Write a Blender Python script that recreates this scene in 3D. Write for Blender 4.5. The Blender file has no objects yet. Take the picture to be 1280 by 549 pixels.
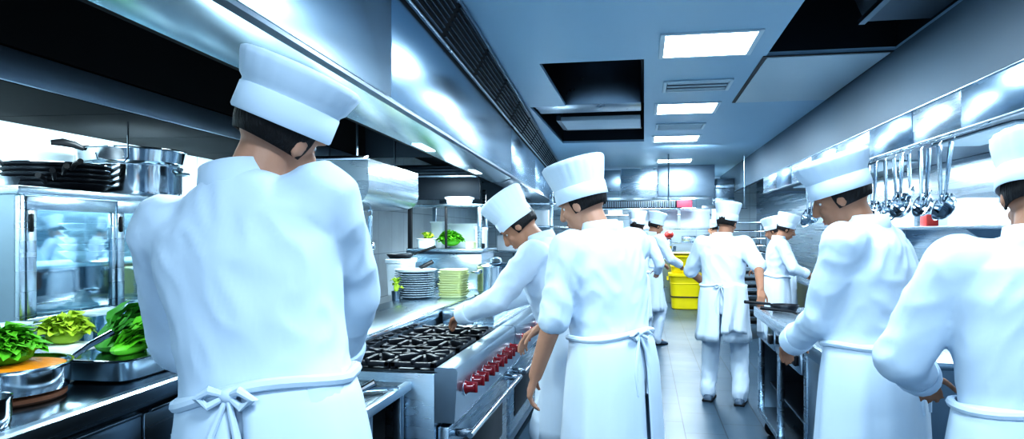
import bpy, bmesh, math, random
from mathutils import Vector, Matrix, Euler, noise
random.seed(7)
SC = bpy.context.scene
COL = SC.collection
PI = math.pi
R = math.radians
SKEW = R(3.37)          # the left-hand line of the kitchen stands a little askew to the aisle
EYE = 1.5

# ------------------------------------------------------------------ materials
def nodes_of(name):
    m = bpy.data.materials.new(name); m.use_nodes = True
    nt = m.node_tree
    return m, nt, nt.nodes['Principled BSDF']

def mat(name, col, rough=0.5, metal=0.0, var=0.08, scale=6.0, bump=0.0, bscale=40.0, stretch=(1,1,1),
        rvar=0.0, spec=0.5, trans=0.0, alpha=1.0, sss=0.0, coat=0.0, emit=None, estr=0.0, ior=1.45):
    m, nt, b = nodes_of(name)
    L = nt.links.new
    tc = nt.nodes.new('ShaderNodeTexCoord'); mp = nt.nodes.new('ShaderNodeMapping')
    mp.inputs['Scale'].default_value = stretch
    L(tc.outputs['Object'], mp.inputs['Vector'])
    n = nt.nodes.new('ShaderNodeTexNoise'); n.inputs['Scale'].default_value = scale; n.inputs['Detail'].default_value = 4
    L(mp.outputs['Vector'], n.inputs['Vector'])
    mx = nt.nodes.new('ShaderNodeMix'); mx.data_type = 'RGBA'
    c = Vector(col)
    mx.inputs[6].default_value = (*(c*(1-var)), 1); mx.inputs[7].default_value = (*[min(1, x*(1+var)) for x in c], 1)
    L(n.outputs['Fac'], mx.inputs[0]); L(mx.outputs[2], b.inputs['Base Color'])
    b.inputs['Roughness'].default_value = rough; b.inputs['Metallic'].default_value = metal
    b.inputs['Specular IOR Level'].default_value = spec
    b.inputs['Transmission Weight'].default_value = trans; b.inputs['Alpha'].default_value = alpha
    b.inputs['Coat Weight'].default_value = coat; b.inputs['IOR'].default_value = ior
    if sss: b.inputs['Subsurface Weight'].default_value = sss; b.inputs['Subsurface Radius'].default_value = (.02,.008,.004)
    if emit: b.inputs['Emission Color'].default_value = (*emit, 1); b.inputs['Emission Strength'].default_value = estr
    if rvar:
        mr = nt.nodes.new('ShaderNodeMapRange'); mr.inputs['To Min'].default_value = max(.02, rough-rvar); mr.inputs['To Max'].default_value = rough+rvar
        L(n.outputs['Fac'], mr.inputs['Value']); L(mr.outputs['Result'], b.inputs['Roughness'])
    if bump:
        n2 = nt.nodes.new('ShaderNodeTexNoise'); n2.inputs['Scale'].default_value = bscale; n2.inputs['Detail'].default_value = 3
        L(mp.outputs['Vector'], n2.inputs['Vector'])
        bp = nt.nodes.new('ShaderNodeBump'); bp.inputs['Strength'].default_value = bump; bp.inputs['Distance'].default_value = .02
        L(n2.outputs['Fac'], bp.inputs['Height']); L(bp.outputs['Normal'], b.inputs['Normal'])
    return m

M = {}
M['steel'] = mat('brushed_steel', (.50,.59,.66), .27, 1, .10, 3, .03, 30, (1,.15,6), .08)
M['steel_h'] = mat('hood_steel', (.32,.44,.55), .25, 1, .10, 1.2, .12, 1.9, (1,.5,1.6), .06)
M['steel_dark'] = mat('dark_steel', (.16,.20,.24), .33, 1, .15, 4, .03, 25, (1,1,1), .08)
M['steel_mid'] = mat('mid_steel', (.30,.37,.43), .30, 1, .12, 4, .03, 25, (1,1,1), .08)
M['polish'] = mat('polished_steel', (.66,.72,.77), .12, 1, .06, 8, .0, 30, (1,1,1), .04)
M['lip'] = mat('bright_trim', (.70,.82,.90), .22, 1, .08, 4, .05, 6, (1,.5,1), .06)
M['satin'] = mat('satin_steel', (.34,.42,.50), .48, 1, .12, 3, .03, 20, (1,.4,3), .08)
M['panel_grey'] = mat('grey_blue_panel', (.085,.115,.145), .5, .2, .1, 2)  # one even dark grey-blue for the hood's upper end panel
M['void'] = mat('unlit_black', (.006,.007,.009), .85, 0, .2)  # near black: the dark of unlit hollows is put into this colour
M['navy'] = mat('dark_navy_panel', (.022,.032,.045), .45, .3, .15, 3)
M['iron'] = mat('cast_iron', (.014,.016,.022), .42, .2, .2, 20, .15, 90)
M['black'] = mat('black_plastic', (.012,.013,.016), .38, 0, .1)
M['rubber'] = mat('black_rubber', (.010,.010,.012), .7, 0, .1)
M['red'] = mat('red_knob', (.24,.008,.016), .22, 0, .1, 8, coat=.6)
M['cloth'] = mat('white_cotton', (.66,.745,.84), .9, 0, .03, 9, .16, 14, (1,1,.6), spec=.2)
M['apron'] = mat('white_apron_cotton', (.68,.765,.855), .92, 0, .025, 7, .16, 11, (1,1,.5), spec=.2)
M['hatc'] = mat('white_hat_cotton', (.70,.775,.855), .9, 0, .02, 7, .08, 18, spec=.2)
M['shoe'] = mat('grey_shoe_leather', (.10,.14,.19), .45, 0, .12)
M['skin'] = mat('skin', (.52,.29,.20), .5, 0, .08, 14, .05, 60, sss=.08, spec=.35)
M['skin2'] = mat('tanned_skin', (.40,.21,.135), .5, 0, .08, 14, .05, 60, sss=.06, spec=.35)
M['hair'] = mat('dark_hair', (.018,.014,.013), .55, 0, .2, 40, .5, 120, (1,1,.2))
M['eye'] = mat('eye_white', (.8,.8,.8), .2, 0, .02)
M['iris'] = mat('dark_iris', (.02,.013,.01), .15, 0, .05)
M['lipskin'] = mat('lip_skin', (.42,.16,.13), .45, 0, .05)
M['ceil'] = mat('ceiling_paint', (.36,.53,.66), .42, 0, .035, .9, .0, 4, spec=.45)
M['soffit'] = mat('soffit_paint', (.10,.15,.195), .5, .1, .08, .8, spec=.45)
M['white'] = mat('white_plastic', (.82,.88,.92), .4, 0, .03)
M['paper'] = mat('white_paper', (.86,.90,.94), .8, 0, .03, 12)
M['china'] = mat('white_china', (.80,.86,.90), .18, 0, .02, coat=.3)
M['chinad'] = mat('grey_stoneware', (.25,.29,.33), .3, 0, .08)
M['greyc'] = mat('grey_rim_china', (.40,.47,.53), .2, 0, .05, coat=.3)
M['lime'] = mat('pale_yellow_green_plastic', (.66,.70,.40), .45, 0, .05)
M['yellow'] = mat('yellow_bin_plastic', (.90,.72,.012), .35, 0, .06, coat=.2)
M['leaf'] = mat('green_leaf', (.10,.36,.025), .45, 0, .45, 14, .2, 30, spec=.4)
M['leafd'] = mat('dark_green_leaf', (.045,.21,.03), .45, 0, .45, 14, .2, 30, spec=.4)
M['leaff'] = mat('frisee_yellow_green', (.42,.58,.06), .5, 0, .4, 14, .2, 30)
M['orange'] = mat('orange_puree', (.62,.22,.015), .35, 0, .2, 30, .3, 40)
M['meat'] = mat('red_food', (.45,.05,.04), .4, 0, .2, 30)
M['pink'] = mat('pink_red_plate', (.72,.12,.17), .5, 0, .08)
M['light'] = mat('lit_diffuser', (.95,.97,1), .5, emit=(.82,.93,1.0), estr=9.0)
M['ledstrip'] = mat('lit_hood_lens', (.95,.97,1), .4, emit=(.80,1.0,.98), estr=1.6)
M['frost'] = mat('frosted_vent', (.62,.72,.78), .5, 0, .04)
M['dirty'] = mat('greasy_black_steel', (.05,.06,.07), .35, .8, .3, 4, .1, 9, rvar=.12)
M['counter'] = mat('worktop_steel', (.16,.21,.25), .22, 1, .2, 2.5, .04, 12, (1,.3,1), .08)
M['film'] = mat('crumpled_plastic', (.70,.85,.93), .25, 0, .08, 6, .2, 12, trans=.25, ior=1.2)

def glass(name, col, rough=.03, alpha_mix=.72):
    m = bpy.data.materials.new(name); m.use_nodes = True
    nt = m.node_tree; nt.nodes.clear(); L = nt.links.new
    o = nt.nodes.new('ShaderNodeOutputMaterial'); mx = nt.nodes.new('ShaderNodeMixShader')
    t = nt.nodes.new('ShaderNodeBsdfTransparent'); t.inputs['Color'].default_value = (*col, 1)
    g = nt.nodes.new('ShaderNodeBsdfGlossy'); g.inputs['Roughness'].default_value = rough; g.inputs['Color'].default_value = (.85,.95,1,1)
    n = nt.nodes.new('ShaderNodeTexNoise'); n.inputs['Scale'].default_value = 5
    tc = nt.nodes.new('ShaderNodeTexCoord'); L(tc.outputs['Object'], n.inputs['Vector'])
    mr = nt.nodes.new('ShaderNodeMapRange'); mr.inputs['To Min'].default_value = 1-alpha_mix-.06; mr.inputs['To Max'].default_value = 1-alpha_mix+.06
    L(n.outputs['Fac'], mr.inputs['Value']); L(mr.outputs['Result'], mx.inputs['Fac'])
    L(t.outputs[0], mx.inputs[1]); L(g.outputs[0], mx.inputs[2]); L(mx.outputs[0], o.inputs['Surface'])
    return m
M['glass'] = glass('cabinet_glass', (.72,.88,.93))
M['clear'] = glass('clear_plastic', (.78,.90,.95), .08, .7)

def tile_mat(name, c1, c2, grout, w, h, rough, offset=0.0, vec='XY', msize=.004, bump=.3, spec=.5, rvar=.08):
    m, nt, b = nodes_of(name); L = nt.links.new
    tc = nt.nodes.new('ShaderNodeTexCoord'); mp = nt.nodes.new('ShaderNodeMapping')
    if vec == 'YZ': mp.inputs['Rotation'].default_value = (PI/2, 0, PI/2)
    L(tc.outputs['Object'], mp.inputs['Vector'])
    if vec == 'YZ':
        sp = nt.nodes.new('ShaderNodeSeparateXYZ'); cb = nt.nodes.new('ShaderNodeCombineXYZ')
        L(tc.outputs['Object'], sp.inputs[0]); L(sp.outputs['Y'], cb.inputs['X']); L(sp.outputs['Z'], cb.inputs['Y']); src = cb.outputs[0]
    elif vec == 'XZ':
        sp = nt.nodes.new('ShaderNodeSeparateXYZ'); cb = nt.nodes.new('ShaderNodeCombineXYZ')
        L(tc.outputs['Object'], sp.inputs[0]); L(sp.outputs['X'], cb.inputs['X']); L(sp.outputs['Z'], cb.inputs['Y']); src = cb.outputs[0]
    elif vec == 'YX':
        sp = nt.nodes.new('ShaderNodeSeparateXYZ'); cb = nt.nodes.new('ShaderNodeCombineXYZ')
        L(tc.outputs['Object'], sp.inputs[0]); L(sp.outputs['Y'], cb.inputs['X']); L(sp.outputs['X'], cb.inputs['Y']); src = cb.outputs[0]
    else: src = mp.outputs['Vector']
    br = nt.nodes.new('ShaderNodeTexBrick'); br.offset = offset
    br.inputs['Color1'].default_value = (*c1,1); br.inputs['Color2'].default_value = (*c2,1); br.inputs['Mortar'].default_value = (*grout,1)
    br.inputs['Scale'].default_value = 1; br.inputs['Mortar Size'].default_value = msize
    br.inputs['Brick Width'].default_value = w; br.inputs['Row Height'].default_value = h
    L(src, br.inputs['Vector'])
    n = nt.nodes.new('ShaderNodeTexNoise'); n.inputs['Scale'].default_value = 2.2; n.inputs['Detail'].default_value = 5; L(src, n.inputs['Vector'])
    mx = nt.nodes.new('ShaderNodeMix'); mx.data_type = 'RGBA'; mx.blend_type = 'MULTIPLY'; mx.inputs[0].default_value = .35
    L(br.outputs['Color'], mx.inputs[6]); L(n.outputs['Color'], mx.inputs[7]); 
    cr = nt.nodes.new('ShaderNodeMapRange'); cr.inputs['To Min'].default_value = .6; cr.inputs['To Max'].default_value = 1.3
    L(n.outputs['Fac'], cr.inputs['Value']); L(cr.outputs[0], mx.inputs[7])
    L(mx.outputs[2], b.inputs['Base Color'])
    mr = nt.nodes.new('ShaderNodeMapRange'); mr.inputs['To Min'].default_value = max(.03,rough-rvar); mr.inputs['To Max'].default_value = rough+rvar
    L(n.outputs['Fac'], mr.inputs['Value']); L(mr.outputs['Result'], b.inputs['Roughness'])
    b.inputs['Specular IOR Level'].default_value = spec
    bp = nt.nodes.new('ShaderNodeBump'); bp.inputs['Strength'].default_value = bump; bp.inputs['Distance'].default_value = .004; bp.invert = True
    L(br.outputs['Fac'], bp.inputs['Height']); L(bp.outputs['Normal'], b.inputs['Normal'])
    return m
M['floor'] = tile_mat('slate_blue_floor_tile', (.045,.078,.110), (.056,.094,.130), (.016,.026,.036), .60, .30, .36, .5, 'YX', .004, spec=.4)
M['walltile'] = tile_mat('white_wall_tile', (.70,.80,.84), (.74,.84,.87), (.36,.44,.48), .62, .60, .22, 0, 'YZ', .004)
M['walltile_x'] = tile_mat('white_wall_tile_far', (.62,.72,.77), (.66,.76,.81), (.36,.44,.48), .6, .3, .25, 0, 'XZ', .004)

# ------------------------------------------------------------------ mesh helpers
class MB:
    """collects shapes into one bmesh, built into ONE object"""
    def __init__(s): s.bm = bmesh.new(); s.mi = 0; s.T = Matrix()
    def _add(s, vs, fs):
        nv = [s.bm.verts.new(s.T @ Vector(v)) for v in vs]
        for f in fs:
            try: fc = s.bm.faces.new([nv[i] for i in f]); fc.material_index = s.mi; fc.smooth = True
            except ValueError: pass
        return s
    def box(s, x0, x1, y0, y1, z0, z1, bev=0.0, rot=None, org=None):
        b = bmesh.new()
        bmesh.ops.create_cube(b, size=1)
        for v in b.verts: v.co = Vector(((x0+x1)/2+(x1-x0)*v.co.x, (y0+y1)/2+(y1-y0)*v.co.y, (z0+z1)/2+(z1-z0)*v.co.z))
        if bev:
            bev = min(bev, .45*min(abs(x1-x0), abs(y1-y0), abs(z1-z0)))
            bmesh.ops.bevel(b, geom=b.edges[:], offset=bev, segments=2, affect='EDGES', profile=.5)
        if rot is not None:
            o = Vector(org) if org else Vector(((x0+x1)/2,(y0+y1)/2,(z0+z1)/2))
            for v in b.verts: v.co = o + rot @ (v.co-o)
        vs = [v.co.copy() for v in b.verts]; b.verts.index_update()
        fs = [[v.index for v in f.verts] for f in b.faces]; b.free()
        return s._add(vs, fs)
    def prism(s, prof, y0, y1):
        """closed profile in (x,z), swept along y"""
        n = len(prof)
        vs = [(x,y0,z) for x,z in prof]+[(x,y1,z) for x,z in prof]
        fs = [[i,(i+1)%n,n+(i+1)%n,n+i] for i in range(n)]+[list(range(n))[::-1], list(range(n,2*n))]
        return s._add(vs, fs)
    def lathe(s, prof, c=(0,0,0), n=32, rot=None, sx=1, sy=1, fn=None):
        """profile (r,z) turned about z; r==0 ends close"""
        c = Vector(c); vs = []; idx = []
        for r, z in prof:
            if r <= 1e-6: idx.append([len(vs)]); v = Vector((0,0,z)); vs.append(c+(rot@v if rot else v))
            else:
                row = []
                for k in range(n):
                    a = 2*PI*k/n; rr = r*(fn(a,z) if fn else 1)
                    v = Vector((rr*math.cos(a)*sx, rr*math.sin(a)*sy, z)); row.append(len(vs)); vs.append(c+(rot@v if rot else v))
                idx.append(row)
        fs = []
        for a, b in zip(idx, idx[1:]):
            if len(a)==1 and len(b)==1: continue
            for k in range(n):
                k2 = (k+1)%n
                if len(a)==1: fs.append([a[0], b[k], b[k2]][::-1])
                elif len(b)==1: fs.append([a[k], a[k2], b[0]])
                else: fs.append([a[k], a[k2], b[k2], b[k]])
        return s._add(vs, fs)
    def tube(s, pts, r, n=8, caps=True, closed=False):
        pts = [Vector(p) for p in pts]; rad = r if isinstance(r, (list,tuple)) else [r]*len(pts)
        rows = []; vs = []; up = None
        m = len(pts)
        for i, p in enumerate(pts):
            if closed: t = pts[(i+1)%m]-pts[i-1]
            else: t = pts[min(i+1,m-1)]-pts[max(i-1,0)]
            t.normalize()
            if up is None: up = Vector((0,0,1)) if abs(t.z)<.9 else Vector((1,0,0))
            a = t.cross(up).normalized(); b = a.cross(t).normalized(); up = b
            row = []
            for k in range(n):
                th = 2*PI*k/n; row.append(len(vs)); vs.append(p+(a*math.cos(th)+b*math.sin(th))*rad[i])
            rows.append(row)
        fs = []
        pr = list(zip(rows, rows[1:]+rows[:1])) if closed else list(zip(rows, rows[1:]))
        for a, b in pr:
            for k in range(n): fs.append([a[k], a[(k+1)%n], b[(k+1)%n], b[k]])
        if caps and not closed: fs += [rows[0][::-1], rows[-1]]
        return s._add(vs, fs)
    def ell(s, c, r, rot=None, n=16, m=10):
        prof = [(math.sin(PI*i/m), -math.cos(PI*i/m)) for i in range(m+1)]
        prof[0] = (0,-1); prof[-1] = (0,1)
        c = Vector(c); q = rot.to_3x3() if rot else Matrix.Identity(3)
        old = s.T; s.T = old @ (Matrix.Translation(c) @ (q @ Matrix.Diagonal(Vector(r))).to_4x4())
        s.lathe(prof, n=n); s.T = old
        return s
    def cap(s, p0, p1, r0, r1, n=14, m=4):
        """tapered capsule"""
        p0, p1 = Vector(p0), Vector(p1); t = (p1-p0)
        L = t.length
        if L < 1e-5: return s.ell(p0, (r0,)*3)
        t.normalize(); q = t.to_track_quat('Z', 'Y').to_matrix()
        prof = [(0,-r0)]+[(r0*math.sin(PI/2*i/m), -r0*math.cos(PI/2*i/m)) for i in range(1,m+1)]
        prof += [(r0+(r1-r0)*k/3, L*k/3) for k in (1,2)]
        prof += [(r1*math.cos(PI/2*i/m), L+r1*math.sin(PI/2*i/m)) for i in range(m)]+[(0, L+r1)]
        return s.lathe(prof, p0, n, q)
    def loft(s, secs, n=28, tp=None, power=2.3):
        """elliptic sections (z, rx, ry, yo), closed at both ends"""
        rows = []; vs = []
        for sec in secs:
            z, rx, ry = sec[:3]; yo = sec[3] if len(sec)>3 else 0
            row = []
            for k in range(n):
                a = 2*PI*k/n; ca, sa = math.cos(a), math.sin(a)
                e = 2/power
                v = Vector((rx*math.copysign(abs(ca)**e, ca), yo+ry*math.copysign(abs(sa)**e, sa), z))
                row.append(len(vs)); vs.append(tp(v) if tp else v)
            rows.append(row)
        fs = [[a[k], a[(k+1)%n], b[(k+1)%n], b[k]] for a, b in zip(rows, rows[1:]) for k in range(n)]
        fs += [rows[0][::-1], rows[-1]]
        return s._add(vs, fs)
    def build(s, name, mats, parent=None, loc=None, sharp=35, recalc=True):
        if recalc: bmesh.ops.recalc_face_normals(s.bm, faces=s.bm.faces[:])
        me = bpy.data.meshes.new(name); s.bm.to_mesh(me); s.bm.free()
        for m in (mats if isinstance(mats, (list,tuple)) else [mats]): me.materials.append(m)
        try: me.set_sharp_from_angle(angle=R(sharp))
        except Exception: pass
        o = bpy.data.objects.new(name, me); COL.objects.link(o)
        if parent is not None: o.parent = parent
        if loc is not None: o.location = loc
        return o

LABELS = {}
def tag(o, label, cat, group=None, kind=None):
    o['label'] = label; o['category'] = cat
    if group: o['group'] = group
    if kind: o['kind'] = kind
    return o
def thing(name, label, cat, loc=(0,0,0), rz=0.0, group=None, left=False):
    """an Empty at the thing's base that parents its parts; left=True: the place is given along the skewed left-hand line"""
    o = bpy.data.objects.new(name, None); COL.objects.link(o); o.empty_display_size = .1
    o.location = lw(loc) if left else loc; o.rotation_euler = (0,0,rz+(SKEW if left else 0))
    return tag(o, label, cat, group)
def lw(p):
    c, s = math.cos(SKEW), math.sin(SKEW)
    return (p[0]*c-p[1]*s, p[0]*s+p[1]*c, p[2])
def dup(root, loc=None, rz=None, label=None, group=None):
    r = root.copy(); COL.objects.link(r)
    if loc is not None: r.location = loc
    if rz is not None: r.rotation_euler = (0,0,rz)
    if label: r['label'] = label
    if group: r['group'] = group
    for ch in list(root.children):
        c = ch.copy(); COL.objects.link(c); c.parent = r
        for g in list(ch.children):
            d = g.copy(); COL.objects.link(d); d.parent = c
    return r
def struct(name, mb, m, left=False):
    o = mb.build(name, m); o['kind'] = 'structure'
    if left: o.rotation_euler = (0,0,SKEW)
    return o
ORD = ['topmost','second','third','fourth','fifth','sixth','seventh','eighth','ninth','tenth','eleventh','twelfth','thirteenth','fourteenth']
# ------------------------------------------------------------------ people
def remeshed(mb, name, mats, parent, voxel, smooth=4, wrinkle=0.0, seed=0, wscale=7.0, zsq=.45):
    bmesh.ops.recalc_face_normals(mb.bm, faces=mb.bm.faces[:])
    me = bpy.data.meshes.new(name+'_raw'); mb.bm.to_mesh(me); mb.bm.free()
    t = bpy.data.objects.new('raw', me); COL.objects.link(t)
    r = t.modifiers.new('r', 'REMESH'); r.mode = 'VOXEL'; r.voxel_size = voxel; r.use_smooth_shade = True
    if smooth:
        sm = t.modifiers.new('s', 'SMOOTH'); sm.iterations = smooth; sm.factor = .5
    dg = bpy.context.evaluated_depsgraph_get(); dg.update()
    out = bpy.data.meshes.new_from_object(t.evaluated_get(dg))
    bpy.data.objects.remove(t); bpy.data.meshes.remove(me)
    if wrinkle:
        ns = [v.normal.copy() for v in out.vertices]
        for v, nrm in zip(out.vertices, ns):
            p = v.co
            q = Vector((p.x*wscale+seed*3.1, p.y*wscale, p.z*wscale*zsq*2.2 + 1.2*math.sin(p.x*6+seed)))
            f = noise.noise(q); g = 1-abs(noise.noise(q*1.7+Vector((5,seed,2))))*2
            v.co = p + nrm*(wrinkle*(.7*f+.55*g-.15))
    out.name = name
    out.materials.clear()
    for m in (mats if isinstance(mats, (list,tuple)) else [mats]): out.materials.append(m)
    for p in out.polygons: p.use_smooth = True
    o = bpy.data.objects.new(name, out); COL.objects.link(o); o.parent = parent
    return o

def ik(a, t, l1, l2, hint):
    d = t-a; L = d.length
    if L > (l1+l2)*.985: t = a+d.normalized()*(l1+l2)*.985; d = t-a; L = d.length
    u = d.normalized(); x = (l1*l1-l2*l2+L*L)/(2*L); h = math.sqrt(max(l1*l1-x*x, 1e-6))
    hv = Vector(hint); hv = hv-u*hv.dot(u)
    if hv.length < 1e-4: hv = Vector((0,0,-1))
    return a+u*x+hv.normalized()*h, t

def hand(mb, W, f, n, side, curl=.5, k=1.0, fr=.0088):
    """palm, four unequal bent fingers and a thumb; f = finger direction, n = palm normal, side=+1 right hand"""
    f = f.normalized(); n = (n-f*n.dot(f)).normalized(); th = f.cross(n).normalized()*side   # towards the thumb
    P = lambda a, b, c: W+(f*a+th*b+n*c)*k
    for b in (.028, .010, -.009, -.026):
        mb.cap(P(0,b*.55,0), P(.088,b,0), .016*k, .0125*k, 10, 3)
    mb.ell(P(.045,0,.002), (.036*k,.05*k,.016*k), Matrix((th, f, n)).transposed(), 12, 8)
    for b, l, c in ((.029,.92,.85),(.010,1.0,1.0),(-.009,.95,1.1),(-.027,.76,1.25)):
        p = P(.086,b,0); ang = .12
        for seg, r0, r1 in ((.044,fr,fr*.95),(.027,fr*.95,fr*.88),(.021,fr*.88,fr*.74)):
            ang += curl*c*.62
            q = p+(f*math.cos(ang)+n*math.sin(ang)+th*b*.5)*seg*l*k
            mb.cap(p, q, r0*k, r1*k, 9, 3); p = q
    p = P(.022,.024,.004); d1 = (f*.62+th*.70+n*.30).normalized(); d2 = (f*.85+th*.35+n*.38).normalized()
    q = p+d1*.046*k; mb.cap(p, q, .014*k, .0105*k, 9, 3)
    r = q+d2*.034*k; mb.cap(q, r, .0105*k, .0095*k, 9, 3)
    s = r+(d2+n*.3).normalized()*.024*k; mb.cap(r, s, .0095*k, .0075*k, 9, 3)

def person(label, loc, rz, s=1.0, lean=0, side=0, head=(0,0,0), hands=((-.28,.25,.98),(.28,.25,.98)),
           hints=((-.6,-.5,-.5),(.6,-.5,-.5)), feet=((-.11,0,0),(.11,.02,0)), sleeve=1.0, vox=.009, face=True,
           skin='skin', hat=.165, seed=0, curl=.55, palm=(None,None), apron=True, group=None, neckhair=True, apron_len=.46, bulk=1.0, hatr=1.0):
    root = thing('person', label, 'person', loc, rz, group)
    root.scale = (s,s,s)
    PEL = Vector((0,0,.95)); Mx = Matrix.Rotation(R(side),3,'Y') @ Matrix.Rotation(-R(lean),3,'X')
    def tp(v): 
        v = Vector(v); 
        w = min(1, max(0, (v.z-.86)/.20)); w = w*w*(3-2*w)
        return v.lerp(PEL+Mx@(v-PEL), w)
    N = tp((0,-.012,1.47))
    Mh = Matrix.Rotation(R(head[1]),3,'Z') @ Matrix.Rotation(R(head[2]),3,'Y') @ Matrix.Rotation(-R(head[0]),3,'X')
    HC = N + Mh@Vector((0,.028,.152))
    hp = lambda x,y,z: HC+Mh@Vector((x,y,z))
    arms = []
    for i, sg in enumerate((-1,1)):
        S = tp((sg*.182,-.005,1.415)); W = Vector(hands[i])
        E_, W = ik(S, W, .295, .262, hints[i]); arms.append((S,E_,W,sg,palm[i]))
    legs = []
    for i, sg in enumerate((-1,1)):
        A = Vector((feet[i][0], feet[i][1], .085+feet[i][2])); H_ = Vector((sg*.088,0,.92))
        K, A = ik(H_, A, .435, .425, (sg*.12,1,0)); legs.append((H_,K,A,sg))
    # body: one continuous surface
    b = MB()
    b.loft([(.84,.11,.085),(.88,.155,.105),(.94,.165,.115),(1.03,.140,.100),(1.10,.135,.098),(1.22,.152,.112,.005),(1.33,.165,.115,.004),(1.41,.150,.095,-.004),(1.46,.095,.07,-.010),(1.49,.055,.055,-.012)], tp=tp)
    b.cap(tp((0,-.014,1.42)), HC+Mh@Vector((0,-.02,-.03)), .062, .054)
    b.ell(hp(0,-.012,.022), (.077,.098,.104), Mh); b.ell(hp(0,.025,-.045), (.058,.068,.082), Mh)
    b.ell(hp(0,.055,-.098), (.026,.024,.018), Mh)                               # chin
    b.cap(hp(0,.090,.012), hp(0,.109,-.028), .0095, .0145); b.ell(hp(-.011,.098,-.034), (.009,.010,.008), Mh); b.ell(hp(.011,.098,-.034), (.009,.010,.008), Mh)
    b.cap(hp(-.048,.072,.026), hp(.048,.072,.026), .012, .012)                  # brow
    b.ell(hp(-.040,.066,-.028), (.020,.018,.020), Mh); b.ell(hp(.040,.066,-.028), (.020,.018,.020), Mh)
    b.ell(hp(0,.088,-.062), (.024,.010,.006), Mh); b.ell(hp(0,.086,-.074), (.020,.010,.007), Mh)
    for sg in (-1,1): b.ell(hp(sg*.077,-.008,-.012), (.010,.021,.033), Mh)
    for S,E_,W,sg,pn in arms:
        b.cap(tp((sg*.10,0,1.385)), S+Vector((-sg*.012,0,-.014)), .066, .052); b.cap(S+Vector((-sg*.012,0,-.014)), E_, .050, .042); b.cap(E_, W, .044, .029)
        f = (W-E_).normalized(); n = Vector(pn) if pn else Vector((-sg*.35,.1,-1))
        hand(b, W, f, n, sg, curl, 1.0, .0088 if vox < .008 else .0098)
    for H_,K,A,sg in legs:
        b.cap(H_, K, .082, .055); b.cap(K, A, .056, .040); b.cap(A, A+Vector((0,.11,-.05)), .038, .03)
    remeshed(b, 'body', M[skin], root, vox, 2)
    # head details
    vs = []; 
    hb = bmesh.new(); bmesh.ops.create_uvsphere(hb, u_segments=24, v_segments=16, radius=1)
    kill = []
    for f in hb.faces:
        c = f.calc_center_median()
        if (c.y > .28 and c.z < .55) or c.z < (-.62 if neckhair else -.2): kill.append(f)
    bmesh.ops.delete(hb, geom=kill, context='FACES')
    for v in hb.verts:
        v.co = hp(*(Vector((v.co.x*.0825, v.co.y*.1035-.012, v.co.z*.108+.020))*1.0))
    me = bpy.data.meshes.new('hair'); hb.to_mesh(me); hb.free(); me.materials.append(M['hair'])
    for p in me.polygons: p.use_smooth = True
    ho = bpy.data.objects.new('hair', me); COL.objects.link(ho); ho.parent = root
    so = ho.modifiers.new('t','SOLIDIFY'); so.thickness = .006; so.offset = 1
    if face:
        for sg in (-1,1):
            e = MB(); e.ell(hp(sg*.032,.0630,.002), (.0130,.0120,.0085), Mh, 14, 10); e.mi = 1; e.ell(hp(sg*.032,.0708,.002), (.0055,.005,.0055), Mh, 12, 8)
            e.build('eye', [M['eye'], M['iris']], root)
            e = MB(); e.tube([hp(sg*.014,.088,.026), hp(sg*.034,.087,.032), hp(sg*.052,.074,.026)], [.003,.0045,.002], 6); e.build('eyebrow', M['hair'], root)
        e = MB(); e.ell(hp(0,.0935,-.063), (.021,.006,.0045), Mh); e.ell(hp(0,.0925,-.073), (.017,.006,.005), Mh); e.build('lips', M['lipskin'], root)
    # hat: a tall pleated toque with a band, set a little back on the head
    Mt = Mh @ Matrix.Rotation(R(9),3,'X')
    c0 = HC+Mh@Vector((0,-.012,.014)); rr = .092*hatr
    pleat = lambda a, z: 1+(.018*math.cos(22*a)*min(1,max(0,(z-.05)/.06)))
    t = MB(); prof = [(rr,.045),(rr*1.02,.06),(rr*1.10,hat*.55),(rr*1.22,hat*.86),(rr*1.24,hat*.95),(rr*1.16,hat*1.0),(rr*.8,hat*1.035),(rr*.3,hat*1.03),(0,hat*1.025)]
    t.lathe(prof, c0, 66, Mt, 1, 1.12, pleat)
    ht = t.build('hat', M['hatc'], root, sharp=80)
    t = MB(); t.lathe([(rr*1.0,-.005),(rr*1.035,0),(rr*1.035,.052),(rr*1.0,.056),(rr*.98,.05),(rr*.98,0),(rr*1.0,-.005)], c0, 40, Mt, 1, 1.12); t.build('hat_band', M['hatc'], ht, sharp=60)
    # jacket
    j = MB(); k = bulk
    j.loft([(.80,.178*k,.135*k),(.88,.186*k,.142*k),(.98,.176*k,.136*k),(1.08,.166*k,.128*k),(1.20,.176*k,.136*k,.002),(1.32,.190*k,.140*k,.002),(1.40,.178*k,.118*k,-.004),(1.452,.118,.088,-.010),(1.485,.078,.076,-.012)], tp=tp)
    for S,E_,W,sg,pn in arms:
        j.cap(tp((sg*.10,0,1.38)), S+Vector((-sg*.006,0,-.008)), .090*k, .079*k); j.cap(S+Vector((-sg*.004,0,-.006)), E_, .078*k, .061*k)
        C_ = E_.lerp(W, sleeve*.93) if sleeve > .05 else E_.lerp(S, .12)
        j.cap(E_, C_, .062*k, (.05 if sleeve > .5 else .060)*k)
    jk = remeshed(j, 'jacket', M['cloth'], root, max(.010, vox), 4, .011, seed)
    cb = MB(); q = (tp((0,-.012,1.60))-tp((0,-.012,1.47))).normalized().to_track_quat('Z','Y').to_matrix()
    cb.lathe([(.079,-.02),(.084,.0),(.076,.046),(.071,.048),(.070,.04),(.074,0),(.073,-.02)], N, 30, q @ Mx if False else Mx, 1, 1.0)
    cb.build('collar', M['cloth'], jk, sharp=60)
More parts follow.
